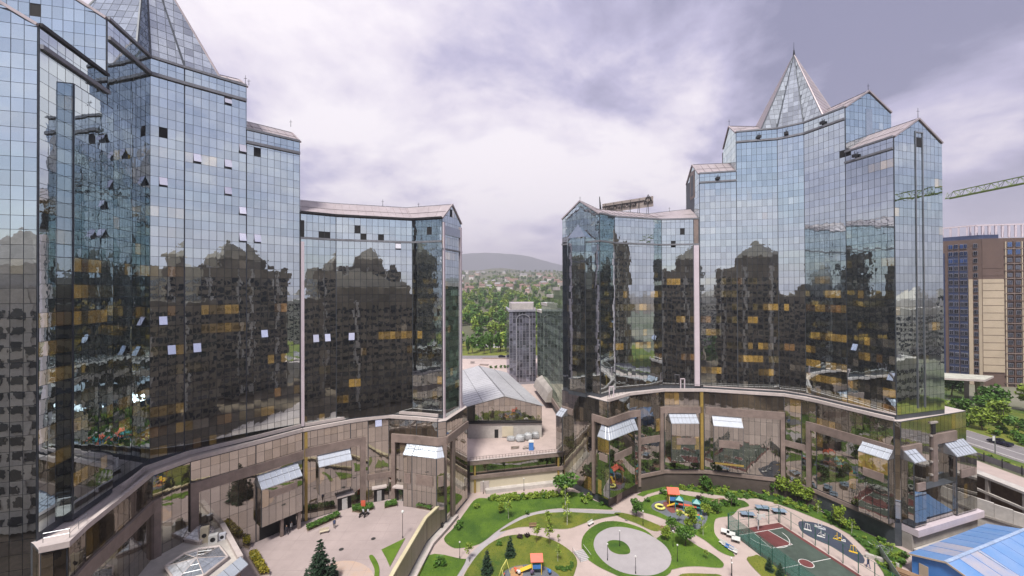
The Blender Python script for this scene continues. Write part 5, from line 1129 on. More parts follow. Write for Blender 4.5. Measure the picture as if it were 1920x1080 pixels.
for px, py, lab in ((343, 320, 'blue-grey table tennis table nearest the court corner'), (478, 262, 'blue-grey table tennis table in the middle of the three, nearest the planted bank'), (628, 292, 'blue-grey table tennis table farthest along the court end')):
    g = G(Co[0] + px / S8, Co[1] + (py + 10) / S8, 0); t = thing('tennis_table', lab, 'table tennis table', g, R(-12), 'table tennis tables beyond the court')
    b = MB(); b.box(0, 0, .76, 2.74, 1.52, .06, M_TTB); b.build('tabletop', t)
    b = MB(); b.box(0, 0, .86, .03, 1.7, .14, M_DARK); b.build('net', t)
    for x in (-.95, .95):
        b = MB(); b.box(x, 0, .365, .12, 1.1, .73, M_DARK); b.build('leg', t)
for px, py, lab in ((143, 476, 'square white canopy table nearest the path bend, farthest from the court'), (195, 502, 'square white canopy table in the middle of three'), (240, 545, 'square white canopy table closest to the camera')):
    g = G(Co[0] + px / S8, Co[1] + (py + 14) / S8, 0); t = thing('picnic_table', lab, 'table', g, R(-30), 'white square tables by the court')
    b = MB(); b.box(0, 0, .78, 1.5, 1.5, .08, M_WHITE); b.build('tabletop', t); b = MB(); b.tube((0, 0, 0), (0, 0, .74), .12, .1, M_DARK, 6); b.build('leg', t)
def bench(px, py, rz, lab, org=Co, sc=S8, z=0, m_=None, group=None):
    g = G(org[0] + px / sc, org[1] + py / sc, z); t = thing('park_bench', lab, 'bench', g, rz, group); m_ = m_ or M_TIMB
    for i in range(3): b = MB(); b.box(0, -.15 + i * .15, .45, 1.6, .12, .05, m_); b.build('slat', t)
    b = MB(); b.box(0, .28, .72, 1.6, .06, .38, m_); b.build('backrest', t)
    for x in (-.65, .65): b = MB(); b.box(x, .05, .21, .08, .45, .42, M_DARK); b.build('leg', t)
for i, (px, py, lab) in enumerate(((125, 590, 'pale bench at the far end of the row along the lawn edge'), (150, 610, 'pale bench second in the row along the lawn edge'), (178, 632, 'dark-slatted bench third in the row along the lawn edge'), (210, 655, 'pale bench at the near end of the row along the lawn edge'))): bench(px, py, R(-55), lab, m_=M_WHITE if i != 2 else M_BLUE, group='benches along the lawn by the court')
bench(1003, 592, R(4), 'brown bench on the path edge below the curved footpath', A, SA)
bench(1500, 570, R(40), 'brown bench on the outer edge of the ring lawn', A, SA, m_=M_WHITE); bench(1850, 292 * 1.0, R(15), 'small pink bench by the corner of the stone parapet', A, SA, m_=M_PINK)

# ------------------------------------------------------------------ playgrounds
def playhouse(loc, rz, lab, s=1.0, slide=True):
    t = thing('playhouse', lab, 'playhouse', loc, rz); t.scale = (s, s, s)
    for x in (-.8, .8):
        for y in (-.8, .8): b = MB(); b.box(x, y, 1.3, .12, .12, 2.6, M_YEL); b.build('post', t)
    b = MB(); b.box(0, 0, 1.0, 1.6, 1.6, .1, M_TEAL); b.build('deck', t)
    b = MB(); b.hexa([(-1.1, -1.15, 2.35), (1.1, -1.15, 2.35), (1.1, 0, 3.15), (-1.1, 0, 3.15), (-1.1, -1.15, 2.45), (1.1, -1.15, 2.45), (1.1, 0, 3.25), (-1.1, 0, 3.25)], M_RED); b.hexa([(-1.1, 0, 3.151), (1.1, 0, 3.151), (1.1, 1.15, 2.35), (-1.1, 1.15, 2.35), (-1.1, 0, 3.251), (1.1, 0, 3.251), (1.1, 1.15, 2.45), (-1.1, 1.15, 2.45)], M_RED); b.build('roof', t)
    for y in (-.82, .82): b = MB(); b.box(0, y, 1.4, 1.5, .05, .7, M_BLUE if y < 0 else M_YEL); b.build('side_panel', t)
    if slide:
        b = MB(); b.hexa([(-2.9, -.45, .25), (-.85, -.45, 1.0), (-.85, .45, 1.0), (-2.9, .45, .25), (-2.9, -.45, .32), (-.85, -.45, 1.07), (-.85, .45, 1.07), (-2.9, .45, .32)], M_YEL); b.build('slide', t)
playhouse(G(Bo[0] + 965 / S8, Bo[1] + 312 / S8, .16), R(-8), 'playhouse with an orange-red gabled roof and blue panels on the far playground', 1.2, False)
playhouse(G(P2[0] + 1030 / 12, P2[1] + 620 / 12, .16), R(2), 'playhouse with a coral-red roof and yellow slide on the near playground', 1.0, True)
t = thing('climbing_frame', 'teal, red and yellow climbing frame beside the red-roofed playhouse', 'climbing frame', G(Bo[0] + 1100 / S8, Bo[1] + 375 / S8, .16), R(-22)); t.scale = (.85, .85, .85); rp_ = random.Random(8)
for x in (-3, -1, 1.2, 3.2):
    for y in (-1, 1): b = MB(); b.tube((x, y, 0), (x, y, 2.3), .09, .09, M_TEAL, 6); b.build('post', t)
for x, y in ((-2, 1), (2.2, .9)): b = MB(); b.prism([(x - .9, y - .9), (x + .9, y - .9), (x + .9, y + .9), (x - .9, y + .9)], 1.2, 1.3, M_TEAL); b.poly([(x - 1, y - 1, 2.3), (x + 1, y - 1, 2.3), (x, y, 3.2)], M_TEAL); b.poly([(x + 1, y - 1, 2.3), (x + 1, y + 1, 2.3), (x, y, 3.2)], M_TEAL); b.poly([(x + 1, y + 1, 2.3), (x - 1, y + 1, 2.3), (x, y, 3.2)], M_TEAL); b.poly([(x - 1, y + 1, 2.3), (x - 1, y - 1, 2.3), (x, y, 3.2)], M_TEAL); b.build('turret_roof', t)
b = MB(); b.box(0, .4, 1.3, 4.4, .9, .12, M_RED); b.build('bridge', t)
for k in range(9):
    b = MB(); a = k * .35; b.box(-2.4 + k * .68, -1.6 - .9 * math.sin(a), .35 + .25 * math.sin(k * 1.3), .75, .55, .35, (M_LIME, M_RED, M_LIME)[k % 3], -.5 + .12 * k); b.build('stepping_block', t)
b = MB(); b.hexa([(-5.1, -.2, .2), (-3.0, -.2, 1.3), (-3.0, .6, 1.3), (-5.1, .6, .2), (-5.1, -.2, .28), (-3.0, -.2, 1.38), (-3.0, .6, 1.38), (-5.1, .6, .28)], M_YEL); b.build('slide', t)
b = MB(); b.hexa([(1, -3.2, .1), (3.0, -3.0, .1), (3.0, -2.2, .1), (1, -2.4, .1), (1.2, -3.1, .7), (2.9, -2.9, .5), (2.9, -2.3, .5), (1.2, -2.5, .7)], M_TEAL); b.build('tunnel', t)
t = thing('spinner_ring', 'pale yellow broken ring seat on the purple rubber patch', 'playground ring', G(Bo[0] + 852 / S8, Bo[1] + 352 / S8, .17)); b = MB()
for k in range(11):
    a0, a1 = .4 + k * .5, .4 + (k + 1) * .5; b.tube((math.cos(a0) * .95, math.sin(a0) * .95, .4), (math.cos(a1) * .95, math.sin(a1) * .95, .4), .24, .24, M_LIME, 8)
b.build('ring', t)
b = MB(); b.tube((0, 0, 0), (0, 0, .35), .5, .3, M_DARK, 8); b.build('base', t)
def rider(px, py, m_, lab):
    t = thing('spring_rider', lab, 'spring rider', G(P2[0] + px / 12, P2[1] + py / 12, .17), random.uniform(0, 6)); b = MB(); b.tube((0, 0, 0), (0, 0, .4), .14, .12, M_DARK, 6); b.build('spring', t)
    b = MB(); b.ball((0, 0, .6), .32, m_, 8, 5); b.ball((.32, 0, .85), .18, m_, 7, 5); b.build('seat', t)
rider(578, 660, M_RED, 'orange-red spring rider on the tan rubber patch'); rider(640, 700, M_WHITE, 'white spring rider beside the orange-red one'); rider(925, 702, M_RUBP, 'violet spring rider in front of the coral-roofed playhouse'); rider(1330, 690, M_BLUE, 'light blue spring rider at the right of the near playground')
t = thing('swing_frame', 'yellow-green swing frame at the left edge of the near playground', 'swing', G(P2[0] + 300 / 12, P2[1] + 735 / 12, .16), R(70)); 
for x in (-1.2, 1.2):
    for y in (-.7, .7): b = MB(); b.tube((x, y, 0), (x, 0, 2.2), .06, .06, M_LIME, 5); b.build('leg', t)
b = MB(); b.tube((-1.3, 0, 2.2), (1.3, 0, 2.2), .06, .06, M_LIME, 5); b.build('beam', t)
b = MB(); b.box(0, 0, .5, .5, .25, .05, M_RED); b.tube((-.22, 0, .5), (-.22, 0, 2.2), .015, .015, M_DARK, 4); b.tube((.22, 0, .5), (.22, 0, 2.2), .015, .015, M_DARK, 4); b.build('seat', t)

# ------------------------------------------------------------------ lamps, steps, small furniture
def lamp(g, h, lab, globe=.16, group='park lamp posts', arm=False):
    t = thing('lamp_post', lab, 'lamp post', g, 0, group); b = MB(); b.tube((0, 0, 0), (0, 0, .4), .10, .08, M_DARK, 6); b.tube((0, 0, .35), (0, 0, h), .05, .04, M_DARK, 6); b.build('pole', t)
    b = MB(); b.ball((0, 0, h + globe * .8), globe, M_WHITE, 8, 6); b.build('globe', t)
lamp(G(755, 1009, 4.5), 4.6, 'tall lamp post with white globe beside the triangular lawn on the plaza', .30, None)
for (px, py), o_, s_, lab in (((375, 855), A, SA, 'short lamp post where the path meets the lower left lawn'), ((380, 820), Bo, S8, 'short lamp post on the ring lawn, left of the oval'), ((633, 940), Bo, S8, 'short lamp post on the near rim of the oval'), ((490, 695), Bo, S8, 'short lamp post on the small round lawn in the oval'), ((970, 695), Bo, S8, 'lamp post among the trees on the leaf-shaped lawn'), ((1010, 830), Bo, S8, 'pale lamp post near the inner tip of the leaf-shaped lawn'), ((1495, 955), Bo, S8, 'dark lamp post on the path right of the leaf-shaped lawn'), ((700, 505), Bo, S8, 'short lamp post on the narrow strip lawn above the ring'), ((925, 275), A, SA, 'lamp post on the paving in front of the beige wall'), ((577, 300), A, SA, 'lamp post beside the pale door in the beige wall'), ((205, 905), Co, S8, 'dark lamp post at the foot of the court path')):
    lamp(G(o_[0] + px / s_, o_[1] + py / s_, .1), 2.9, lab)
st = thing('garden_steps', 'short flight of white-edged steps with rails beside the ring lawn', 'steps', G(1091, 1043, 0), R(20))
for i in range(7): b = MB(); b.box(0, -1.2 + i * .4, .04 + i * .018, 2.0, .36, .08 + i * .036, M_GREYP); b.box(0, -1.36 + i * .4, .085 + i * .036, 2.0, .08, .02, M_WHITE); b.build('step', st)
for x in (-1.15, 1.15):
    b = MB(); b.tube((x, -1.4, 0), (x, -1.4, .9), .03, .03, M_DARK, 5); b.tube((x, 1.4, 0), (x, 1.4, 1.1), .03, .03, M_DARK, 5); b.tube((x, -1.4, .9), (x, 1.4, 1.1), .03, .03, M_WHITE, 5); b.build('handrail', st)
st = thing('garden_steps', 'small timber steps leading from the upper path to the oval', 'steps', G(1246, 994, 0), R(-38))
for i in range(4): b = MB(); b.box(0, -.7 + i * .45, .05 + i * .04, 1.9, .2, .12 + i * .08, M_TIMB); b.build('step', st)
# plaza wall with glazed panels and coping
PW = building('plaza_wall', 'retaining wall of tan panels with a pale yellowish coping between plaza and park', 'wall', (-18, 70, 0))
wl_ = [(-13.4, 88.5), (-15.1, 83.4), (-17.0, 78.5), (-18.8, 64), (-20.9, 40)][::-1]
ff = Facade(71)
for a, c_ in zip(wl_, wl_[1:]): 
    b = MB(); strip_along(b, [a, c_], -.5, 5.2, .0, M_FRAME, inset=.3); b.build('core', PW); ff.run(a, c_, .9, 5.1, floor=4.2, split=1, pw=1.6, pod=True, amber=.0)
M_WPAN = mat('tan_panel', (.30, .25, .18), .45, var=.15, island=.5); _g, _p = GLASS, M_POD; M_POD = [M_WPAN] * 3; ff.finish(PW, 60, name='wall_panel'); M_POD = _p
M_YCOP = mat('yellowish_coping', (.56, .50, .33), .7, var=.12); b = MB(); strip_along(b, wl_, 5.2, 5.5, .15, M_YCOP, inset=.5); b.build('coping', PW)
b = MB(); strip_along(b, wl_, .0, .55, 1.4, M_CONC2); strip_along(b, wl_, .55, .75, 1.5, M_LEDGE, inset=-1.0); b.build('lower_kerb', PW)
sheet('lawn', [(-20.2, 40), (-18.0, 64.5), (-17.0, 72.0), (-16.2, 72.0), (-17.2, 64), (-19.0, 40)], .5, .4, M_GRASSY)
for (px, py, lab) in ((813, 984, 'white pipe stub at the foot of the plaza wall'),):
    t = thing('vent_pipe', lab, 'pipe', G(px + 3, py + 10, 0)); b = MB(); b.tube((0, 0, 0), (0, 0, 2.6), .22, .22, M_WHITE, 8); b.build('pipe', t); b = MB(); b.box(1, .2, .7, 1.2, .8, 1.4, M_DARK); b.build('cabinet', t)

# skylight pavilion in the plaza corner
SK = building('skylight_pavilion', 'low roof with white pyramid skylights and cooling units beside the near tower', 'pavilion', (-46, 60, 4.5))
zt2 = 10.2
pv = [V2(G(411, 970, zt2)), V2(G(451, 1043, zt2)), V2(G(397, 1080, zt2)), (-43, 47), (-53.5, 50), (-55.2, 60.5), (-53.4, 65.4)]
b = MB(); b.prism(pv, 3.9, zt2 - .6, M_PINK, M_CONC2); b.build('wall', SK)
b = MB(); vv = pv[::-1]; 
def edge_bar(b, p, q, z, w, h, m_): b.bar((p[0], p[1], z), (q[0], q[1], z), w, h, m_)
edge_bar(b, pv[0], pv[1], zt2 - .3, .7, .6, M_LEDGE); edge_bar(b, pv[6], pv[0], zt2 - .3, .7, .6, M_LEDGE); b.build('coping', SK)
b = MB(); p, q = Vector((*pv[1], 0)), Vector((*pv[3], 0)); nn = Vector(((q - p).y, -(q - p).x, 0)).normalized(); nn = -nn if nn.x < 0 else nn
q2 = p.lerp(q, .9); b.hexa([p + Z(zt2 - 1.2) + nn * 1.3, q2 + Z(zt2 - 1.2) + nn * 1.3, q2 + Z(zt2 - .3), p + Z(zt2 - .3), p + Z(zt2 - 1.05) + nn * 1.3, q2 + Z(zt2 - 1.05) + nn * 1.3, q2 + Z(zt2 - .05), p + Z(zt2 - .05)], M_CANOPY)
for i in range(9): a = p.lerp(q2, i / 8.05); b.bar(a + Z(zt2 - 1.0) + nn * 1.25, a + Z(zt2 - .02), .06, .06, M_STEEL)
b.build('edge_canopy', SK)
M_SKY = glass('skylight_glass', (.42, .43, .46), tint=(.95, .97, 1), f0=.42, wave=.002)
def pyramid(pix, apex, z0, z1, nm):
    bp_ = [G(x, y, z0) for x, y in pix]; ap = G(*apex, z1); b = MB(); n_ = len(bp_)
    for i in range(n_):
        p, q = bp_[i], bp_[(i + 1) % n_]; b.poly([p, q, ap], M_SKY)
    o = b.build('skylight', SK); b = MB()
    for i in range(n_):
        p, q = bp_[i], bp_[(i + 1) % n_]; b.tube(p, ap, .06, .06, M_LEDGE, 4); b.tube(p, q, .16, .16, M_LEDGE, 4)
        for f in (.33, .66): b.tube(p.lerp(ap, f), q.lerp(ap, f), .035, .035, M_STEEL, 4)
        b.tube(p.lerp(q, .5), ap, .035, .035, M_STEEL, 4)
    b.build('frame', o)
    b = MB(); b.prism([v[:2] for v in bp_], 9.5, z0 - .02, M_LEDGE); b.build('upstand', o)
pyramid([(427, 1043), (382, 1078), (330, 1090), (309, 1062), (345, 1038), (372, 1029), (412, 1024)], (369, 1046), 10.2, 11.6, 'a')
pyramid([(400, 996), (374, 1016), (345, 1010), (352, 986), (392, 977)], (371, 988), 10.2, 11.4, 'b')
for (px, py, w, h, m_, lab) in ((384, 1016, 1.1, 2.4, M_BEIGE, 'tall beige ventilation box on the skylight roof'), (400, 1017, 1.2, 1.3, M_WHITE, 'white cooling unit with round fan on the skylight roof'), (417, 1011, .9, 1.0, M_WHITEM, 'smaller pale cooling unit by the roof coping')):
    g = G(px, py, 9.6); t = thing('cooling_unit', lab, 'cooling unit', g, R(25)); b = MB(); b.box(0, 0, h / 2, w, w * .7, h, m_); b.build('casing', t)
    b = MB(); b.tube((0, -w * .35, h * .5), (0, -w * .35 - .04, h * .5), w * .3, w * .3, M_DARK, 12); b.build('fan', t)
# plaza lawn patches
sheet('plaza_lawn', [V2(G(x, y, 4.5)) for x, y in ((760, 1010), (715, 1032), (724, 1048), (731, 1064))], 4.66, .2, M_GRASS, side=M_LEDGE)
sheet('plaza_lawn', smooth_loop([V2(G(x, y, 4.5)) for x, y in ((692, 1046), (698, 1042), (706, 1052), (711, 1066), (710, 1085), (702, 1085), (702, 1068))], 3), 4.66, .2, M_GRASS, side=M_LEDGE)
M_TILE = mat('painted_paving', (.52, .36, .26), .8, c2=(.45, .38, .36), scale=.5)
sheet('plaza_circle', smooth_loop([V2(G(650 + 52 * math.cos(k * .628), 1085 + 34 * math.sin(k * .628), 4.5)) for k in range(10)], 3), 4.504, .1, M_TILE)

# paving joints, gullies and worn patches on the plaza and the park paths
M_JOINT = mat('joint_dark', (.335, .275, .265), .85); M_IRON = mat('cast_iron', (.06, .06, .06), .6, .5)
jb = MB()
for k in range(14):
    y = 60 + k * 2.6; x0, x1 = -50 + k * .9, -17.5
    seg = [(x0 + (x1 - x0) * t / 40) for t in range(41)]
    for a, c_ in zip(seg, seg[1:]):
        if inside((a, y), PLAZA) and inside((c_, y), PLAZA): jb.box((a + c_) / 2, y, 4.5035, abs(c_ - a), .05, .007, M_JOINT)
for k in range(14):
    x = -50 + k * 2.6
    for t in range(30):
        y0 = 58 + t * 1.1
        if inside((x, y0), PLAZA) and inside((x, y0 + 1.1), PLAZA): jb.box(x, y0 + .55, 4.5032, .05, 1.1, .0064, M_JOINT)
jb.build('paving_joints', kind='stuff')
for px, py, z, lab in ((700, 1010, 4.5, 'round iron manhole cover in the middle of the plaza'), (640, 1030, 4.5, 'round iron manhole cover near the large fir'), (1175, 975, 0, 'round iron manhole cover on the path below the parapet')):
    g = G(px, py, z); b = MB(); b.tube((0, 0, -.05), (0, 0, .012), .42, .42, M_IRON, 14); o = b.build('manhole_cover'); o.location = g; tag(o, lab, 'manhole cover')

# ------------------------------------------------------------------ plants
def leaf_quads(b, c, size, m, rg, up=.3):
    d = Vector((rg.gauss(0, 1), rg.gauss(0, 1), rg.gauss(up, 1))).normalized(); u = d.cross(Vector((rg.gauss(0, 1), rg.gauss(0, 1), rg.gauss(0, 1)))).normalized(); w = d.cross(u); s = size * rg.uniform(.6, 1.3)
    c = Vector(c); b.poly([c - u * s - w * s * .5, c + u * s * .1 - w * s * .75, c + u * s, c + u * .1 * s + w * s * .7], m)
def crown(seed, n, rx, rz, cz, leaf, m, clumps=12, flat=1.0):
    rg = random.Random(seed); b = MB(); cl = []
    for i in range(clumps):
        while True:
            p = Vector((rg.uniform(-1, 1), rg.uniform(-1, 1), rg.uniform(-1, 1)))
            if .25 < p.length < 1: break
        cl.append((Vector((p.x * rx * .72, p.y * rx * .72, cz + p.z * rz * .72)), rg.uniform(.28, .5)))
    for i in range(n):
        c, r = cl[rg.randrange(clumps)]; d = Vector((rg.gauss(0, 1), rg.gauss(0, 1), rg.gauss(.15, 1))).normalized() * r * rg.uniform(.55, 1.05)
        leaf_quads(b, c + Vector((d.x * rx, d.y * rx, d.z * rz)), leaf, m, rg)
    return b.mesh('crown')
def trunk(seed, h, r, spread, m=None, limbs=5):
    rg = random.Random(seed); b = MB(); m = m or M_BARK; p = Vector((0, 0, -.1)); top = Vector((rg.uniform(-.1, .1), rg.uniform(-.1, .1), h * .55)); b.tube(p, top, r, r * .65, m, 7); b.tube(top, top + Vector((0, 0, h * .35)), r * .65, r * .2, m, 6)
    for i in range(limbs):
        a = i * 2.4 + rg.uniform(0, .6); s = top + Vector((0, 0, h * rg.uniform(-.15, .15))); b.tube(s, s + Vector((math.cos(a) * spread, math.sin(a) * spread, h * rg.uniform(.12, .3))), r * .4, r * .1, m, 5)
    return b.mesh('trunk')
PROTO = {}
for i in range(3):
    PROTO['round%d' % i] = (crown(20 + i, 800, .42, .40, .62, .052, M_LEAF, 14), trunk(i, .75, .028, .22))
    PROTO['light%d' % i] = (crown(30 + i, 650, .36, .42, .60, .050, M_LEAFL, 11), trunk(i + 5, .75, .022, .2))
PROTO['poplar0'] = (crown(40, 700, .16, .48, .54, .05, M_LEAF, 16), trunk(41, .9, .02, .08)); PROTO['poplar1'] = (crown(42, 620, .19, .46, .55, .05, M_LEAF, 14), trunk(43, .9, .02, .08))
PROTO['sapling0'] = (crown(44, 170, .26, .34, .66, .045, M_LEAFL, 9), trunk(45, .85, .012, .16)); PROTO['sapling1'] = (crown(46, 90, .24, .36, .66, .045, M_LEAFL, 7), trunk(47, .9, .012, .14, M_BARKW))
PROTO['far0'] = (crown(48, 200, .48, .42, .58, .10, M_LEAF, 10), trunk(49, .6, .03, .2)); PROTO['far1'] = (crown(50, 200, .44, .46, .54, .10, M_LEAFL, 9), trunk(51, .6, .03, .2)); PROTO['far2'] = (crown(52, 180, .20, .48, .52, .09, M_LEAF, 10), trunk(53, .6, .03, .1))
def tree(kind, loc, h, lab, cat='tree', group=None, w=1.0, name='tree'):
    cr_, tr_ = PROTO[kind]; t = thing(name, lab, cat, loc, random.uniform(0, 6.28), group); t.scale = (h * w, h * w, h)
    put(None, cr_, t, 'crown'); put(None, tr_, t, 'trunk'); return t
def conifer_mesh(seed, n, levels, wid, leaf=.045):
    rg = random.Random(seed); b = MB(); arms = []
    for lv in range(levels):
        t = (lv + .5) / levels; k = max(5, int(15 * (1 - t) + 4))
        for i in range(k): arms.append((t + rg.uniform(-.5, .5) / levels, 6.283 * (i + rg.uniform(-.3, .3)) / k, rg.uniform(.72, 1.12)))
    for k in range(n):
        t, a, ln = arms[int(rg.random() ** 1.25 * len(arms))]; t = min(.985, max(.02, t)); r = (wid * (1 - t) ** .9 + .012) * ln; f = rg.random() ** .6; a2 = a + rg.gauss(0, .10)
        rr = r * f; c = Vector((math.cos(a2) * rr, math.sin(a2) * rr, .05 + t * .95 - .30 * rr + rg.uniform(-.012, .008) + .5 * rr * rr)); d = Vector((math.cos(a2) + rg.gauss(0, .4), math.sin(a2) + rg.gauss(0, .4), rg.uniform(-.5, .35))).normalized(); s = d.cross(Vector((rg.gauss(0, .5), rg.gauss(0, .5), 1))).normalized()
        L = leaf * rg.uniform(.6, 1.2) * (1.15 - t * .5); b.poly([c - s * L * .35, c + s * L * .35, c + d * L * 1.5 + s * L * .08, c + d * L * 1.5 - s * L * .12], M_LEAFD)
    return b.mesh('crown')
b = MB(); b.tube((0, 0, -.02), (0, 0, .95), .022, .004, M_BARK, 7); CT = b.mesh('trunk')
PROTO['fir'] = (conifer_mesh(60, 7000, 15, .31, .036), CT); PROTO['spruce'] = (conifer_mesh(61, 2000, 9, .25, .06), CT); PROTO['thuja'] = (conifer_mesh(62, 1000, 7, .17, .07), CT)
def bush_mesh(seed, n, m, leaf=.11): return crown(seed, n, .5, .42, .40, leaf, m, 8)
BUSH = {'g': [bush_mesh(70 + i, 190, M_LEAF) for i in range(3)], 'l': [bush_mesh(75 + i, 170, M_LEAFL) for i in range(3)], 'p': [bush_mesh(80, 170, M_LEAFP)], 'y': [bush_mesh(82, 240, M_LEAFY)]}
def bush(loc, s, lab, k='g', h=1.0, group=None, name='bush'):
    o = put(None, random.choice(BUSH[k]), None, name); o.location = loc; o.rotation_euler = (0, 0, random.uniform(0, 6)); o.scale = (s, s, s * h); return tag(o, lab, 'bush', group)
def gp(org, sc, px, py, z=.1): return G(org[0] + px / sc, org[1] + py / sc, z)
# near plants
tree('fir', G(600, 1104, 4.5), 7.6, 'large dark fir standing on the plaza at the bottom edge', 'fir tree', name='fir_tree')
tree('thuja', G(625, 1088, 4.5), 3.6, 'slim pointed thuja to the right of the large fir', 'thuja', name='thuja'); tree('thuja', G(574, 1092, 4.5), 2.2, 'small thuja at the left foot of the large fir', 'thuja', name='thuja'); tree('thuja', G(612, 1098, 4.5), 3.0, 'dark thuja just behind the slim pointed thuja', 'thuja', name='thuja')
tree('spruce', gp(A, SA, 808, 832), 3.7, 'dark green spruce on the yellowish lawn nearer the brown bench', 'spruce', name='spruce_tree'); tree('spruce', gp(A, SA, 608, 975), 4.0, 'dark green spruce on the yellowish lawn beside the curved grey path', 'spruce', name='spruce_tree')
tree('thuja', gp(Co, S8, 540, 815), 2.4, 'small dark thuja at the court fence foot, farther one', 'thuja', name='thuja', w=1.3); tree('thuja', gp(Co, S8, 640, 870), 2.4, 'small dark thuja at the court fence foot, nearer one', 'thuja', name='thuja', w=1.3)
tree('round0', gp(A, SA, 1280, 330), 6.4, 'bushy bright green tree by the corner of the beige wall and right wing', group=None, w=1.1)
tree('round1', gp(Bo, S8, 640, 425), 4.2, 'small round dark tree beside the path below the parapet corner', w=.9)
tree('round2', gp(Bo, S8, 960, 560), 3.2, 'small dark tree at the timber steps', w=.9); tree('round0', gp(Bo, S8, 1080, 690), 4.4, 'round bushy tree on the leaf-shaped lawn'); tree('light0', gp(Bo, S8, 900, 640), 3.0, 'dark low tree left of the round bushy one on the leaf-shaped lawn')
for px, py, h, k, lab in ((795, 515, 5.2, 'sapling1', 'thin bare-looking birch on the big upper lawn'), (1280, 440, 6.0, 'sapling1', 'thin pale birch where the curved path passes the upper lawn'), (1295, 570, 5.6, 'sapling1', 'thin pale birch on the lens-shaped lawn'), (1145, 620, 4.4, 'sapling0', 'yellow-green sapling on the lens-shaped lawn'), (1150, 745, 4.2, 'sapling0', 'yellow-green sapling on the rim of the yellowish lawn'), (1030, 720, 3.8, 'sapling0', 'yellow-green sapling left of another on the yellowish lawn rim'), (460, 880, 3.6, 'sapling0', 'yellow-green sapling at the fork of the curved path'), (1215, 880, 3.2, 'sapling1', 'faint thin sapling on the right of the yellowish lawn'), (725, 470, 2.6, 'light1', 'small leafy tree on the big upper lawn'), (1225, 715, 1.6, 'sapling0', 'tiny sapling on the paving beside the yellowish lawn')):
    tree(k, gp(A, SA, px, py), h, lab, 'sapling' if 'sap' in k else 'tree')
for px, py, h, k, lab in ((1125, 545, 4.6, 'light1', 'leafy light tree on the near edge of the far playground'), (1020, 480, 3.0, 'sapling0', 'thin sapling at the near edge of the far playground'), (1260, 420, 3.2, 'light2', 'leafy light tree at the right end of the far playground'), (1370, 400, 3.2, 'round1', 'dark bushy tree right of the far playground'), (1240, 600, 4.0, 'sapling1', 'thin sapling on the lawn in front of the far playground'), (1270, 200, 4.0, 'round2', 'green tree against the stone wall behind the far playground'), (1490, 330, 3.4, 'round0', 'round tree by the mulch bed'), (1890, 190, 4.2, 'light0', 'light green tree on the bank behind the tennis tables'), (1265, 810, 2.0, 'sapling0', 'little pale sapling on the leaf-shaped lawn')):
    tree(k, gp(Bo, S8, px, py), h, lab)
for px, py, h, k, lab in ((655, 150, 5.2, 'light1', 'light green tree on the planted bank near the tower foot'), (780, 195, 5.6, 'light0', 'broad light green tree on the planted bank below the tower'), (860, 225, 5.2, 'light2', 'light green tree on the bank just right of the broad one'), (1180, 430, 4.4, 'light1', 'yellow-green tree on the bank opposite the blue oval'), (975, 300, 3.4, 'sapling1', 'thin sapling on the bank between two leafy trees'), (1280, 480, 3.4, 'sapling1', 'thin sapling on the bank beyond the yellow-green tree'), (560, 130, 3.6, 'round1', 'dark tree on the bank behind the table tennis tables')):
    tree(k, gp(Co, S8, px, py), h, lab)
rs = random.Random(77)
def merge(items, name):
    """many small plants that read as one mass, joined"""
    o = MB()
    for me, M in items:
        k = len(o.v); o.v += [tuple(M @ v.co) for v in me.vertices]
        for p in me.polygons: o.f.append(tuple(k + i for i in p.vertices)); o.m.append(o.mi(me.materials[p.material_index]))
    return o.build(name, kind='stuff')
def at_(x, y, z, sx, sz): return Matrix.Translation((x, y, z)) @ Matrix.Rotation(rs.uniform(0, 6.28), 4, 'Z') @ Matrix.Diagonal((sx, sx, sz, 1))
bank = LP_[9]; its = []
while len(its) < 130:
    x, y = rs.uniform(38, 76), rs.uniform(66, 101)
    if not inside((x, y), bank): continue
    s_ = rs.uniform(.7, 1.9); its.append((rs.choice(BUSH[rs.choice('ggll')]), at_(x, y, .1, s_, s_ * rs.uniform(.6, 1.0))))
merge(its, 'undergrowth')
HEDGE = []
for i in range(46):      # hedge along the top of the upper lawn: single shrubs
    t = i / 45; px = 640 + 560 * t; py = 352 - 40 * max(0, t - .45) - 12 * t; HEDGE.append(bush(gp(A, SA, px + rs.uniform(-3, 3), py + rs.uniform(-8, 10)), rs.uniform(1.3, 2.0), 'light green hedge shrub in the row below the beige wall', 'l' if rs.random() < .9 else 'g', rs.uniform(.8, 1.2), 'hedge shrubs below the beige wall', 'hedge_shrub'))
for px, py, s, k, lab in ((355, 600, 2.2, 'g', 'dark green bush at the left tip of the upper lawn'), (385, 570, 1.8, 'g', 'dark bush behind another at the left tip of the upper lawn'), (520, 420, 1.8, 'l', 'pale bush at the upper left corner of the big lawn'), (1440, 380, 2.0, 'l', 'pale yellow-green bush right of the bright bushy tree'), (1480, 350, 2.2, 'l', 'pale bush along the path below the parapet'), (1420, 330, 1.6, 'g', 'green bush behind the pale ones by the parapet'), (1590, 400, 1.4, 'g', 'dark bush in the right tip of the upper lawn'), (955, 475, 1.4, 'g', 'dark bush at the bend of the curved path'), (710, 745, 1.4, 'g', 'bush on the upper left rim of the yellowish lawn'), (890, 680, 1.6, 'p', 'brownish bush on the rim of the yellowish lawn'), (955, 672, 1.5, 'p', 'brownish bush right of another on the yellowish lawn rim'), (200, 920, 2.6, 'g', 'bright green bush on the lower left lawn')): bush(gp(A, SA, px, py), s, lab, k, .8)
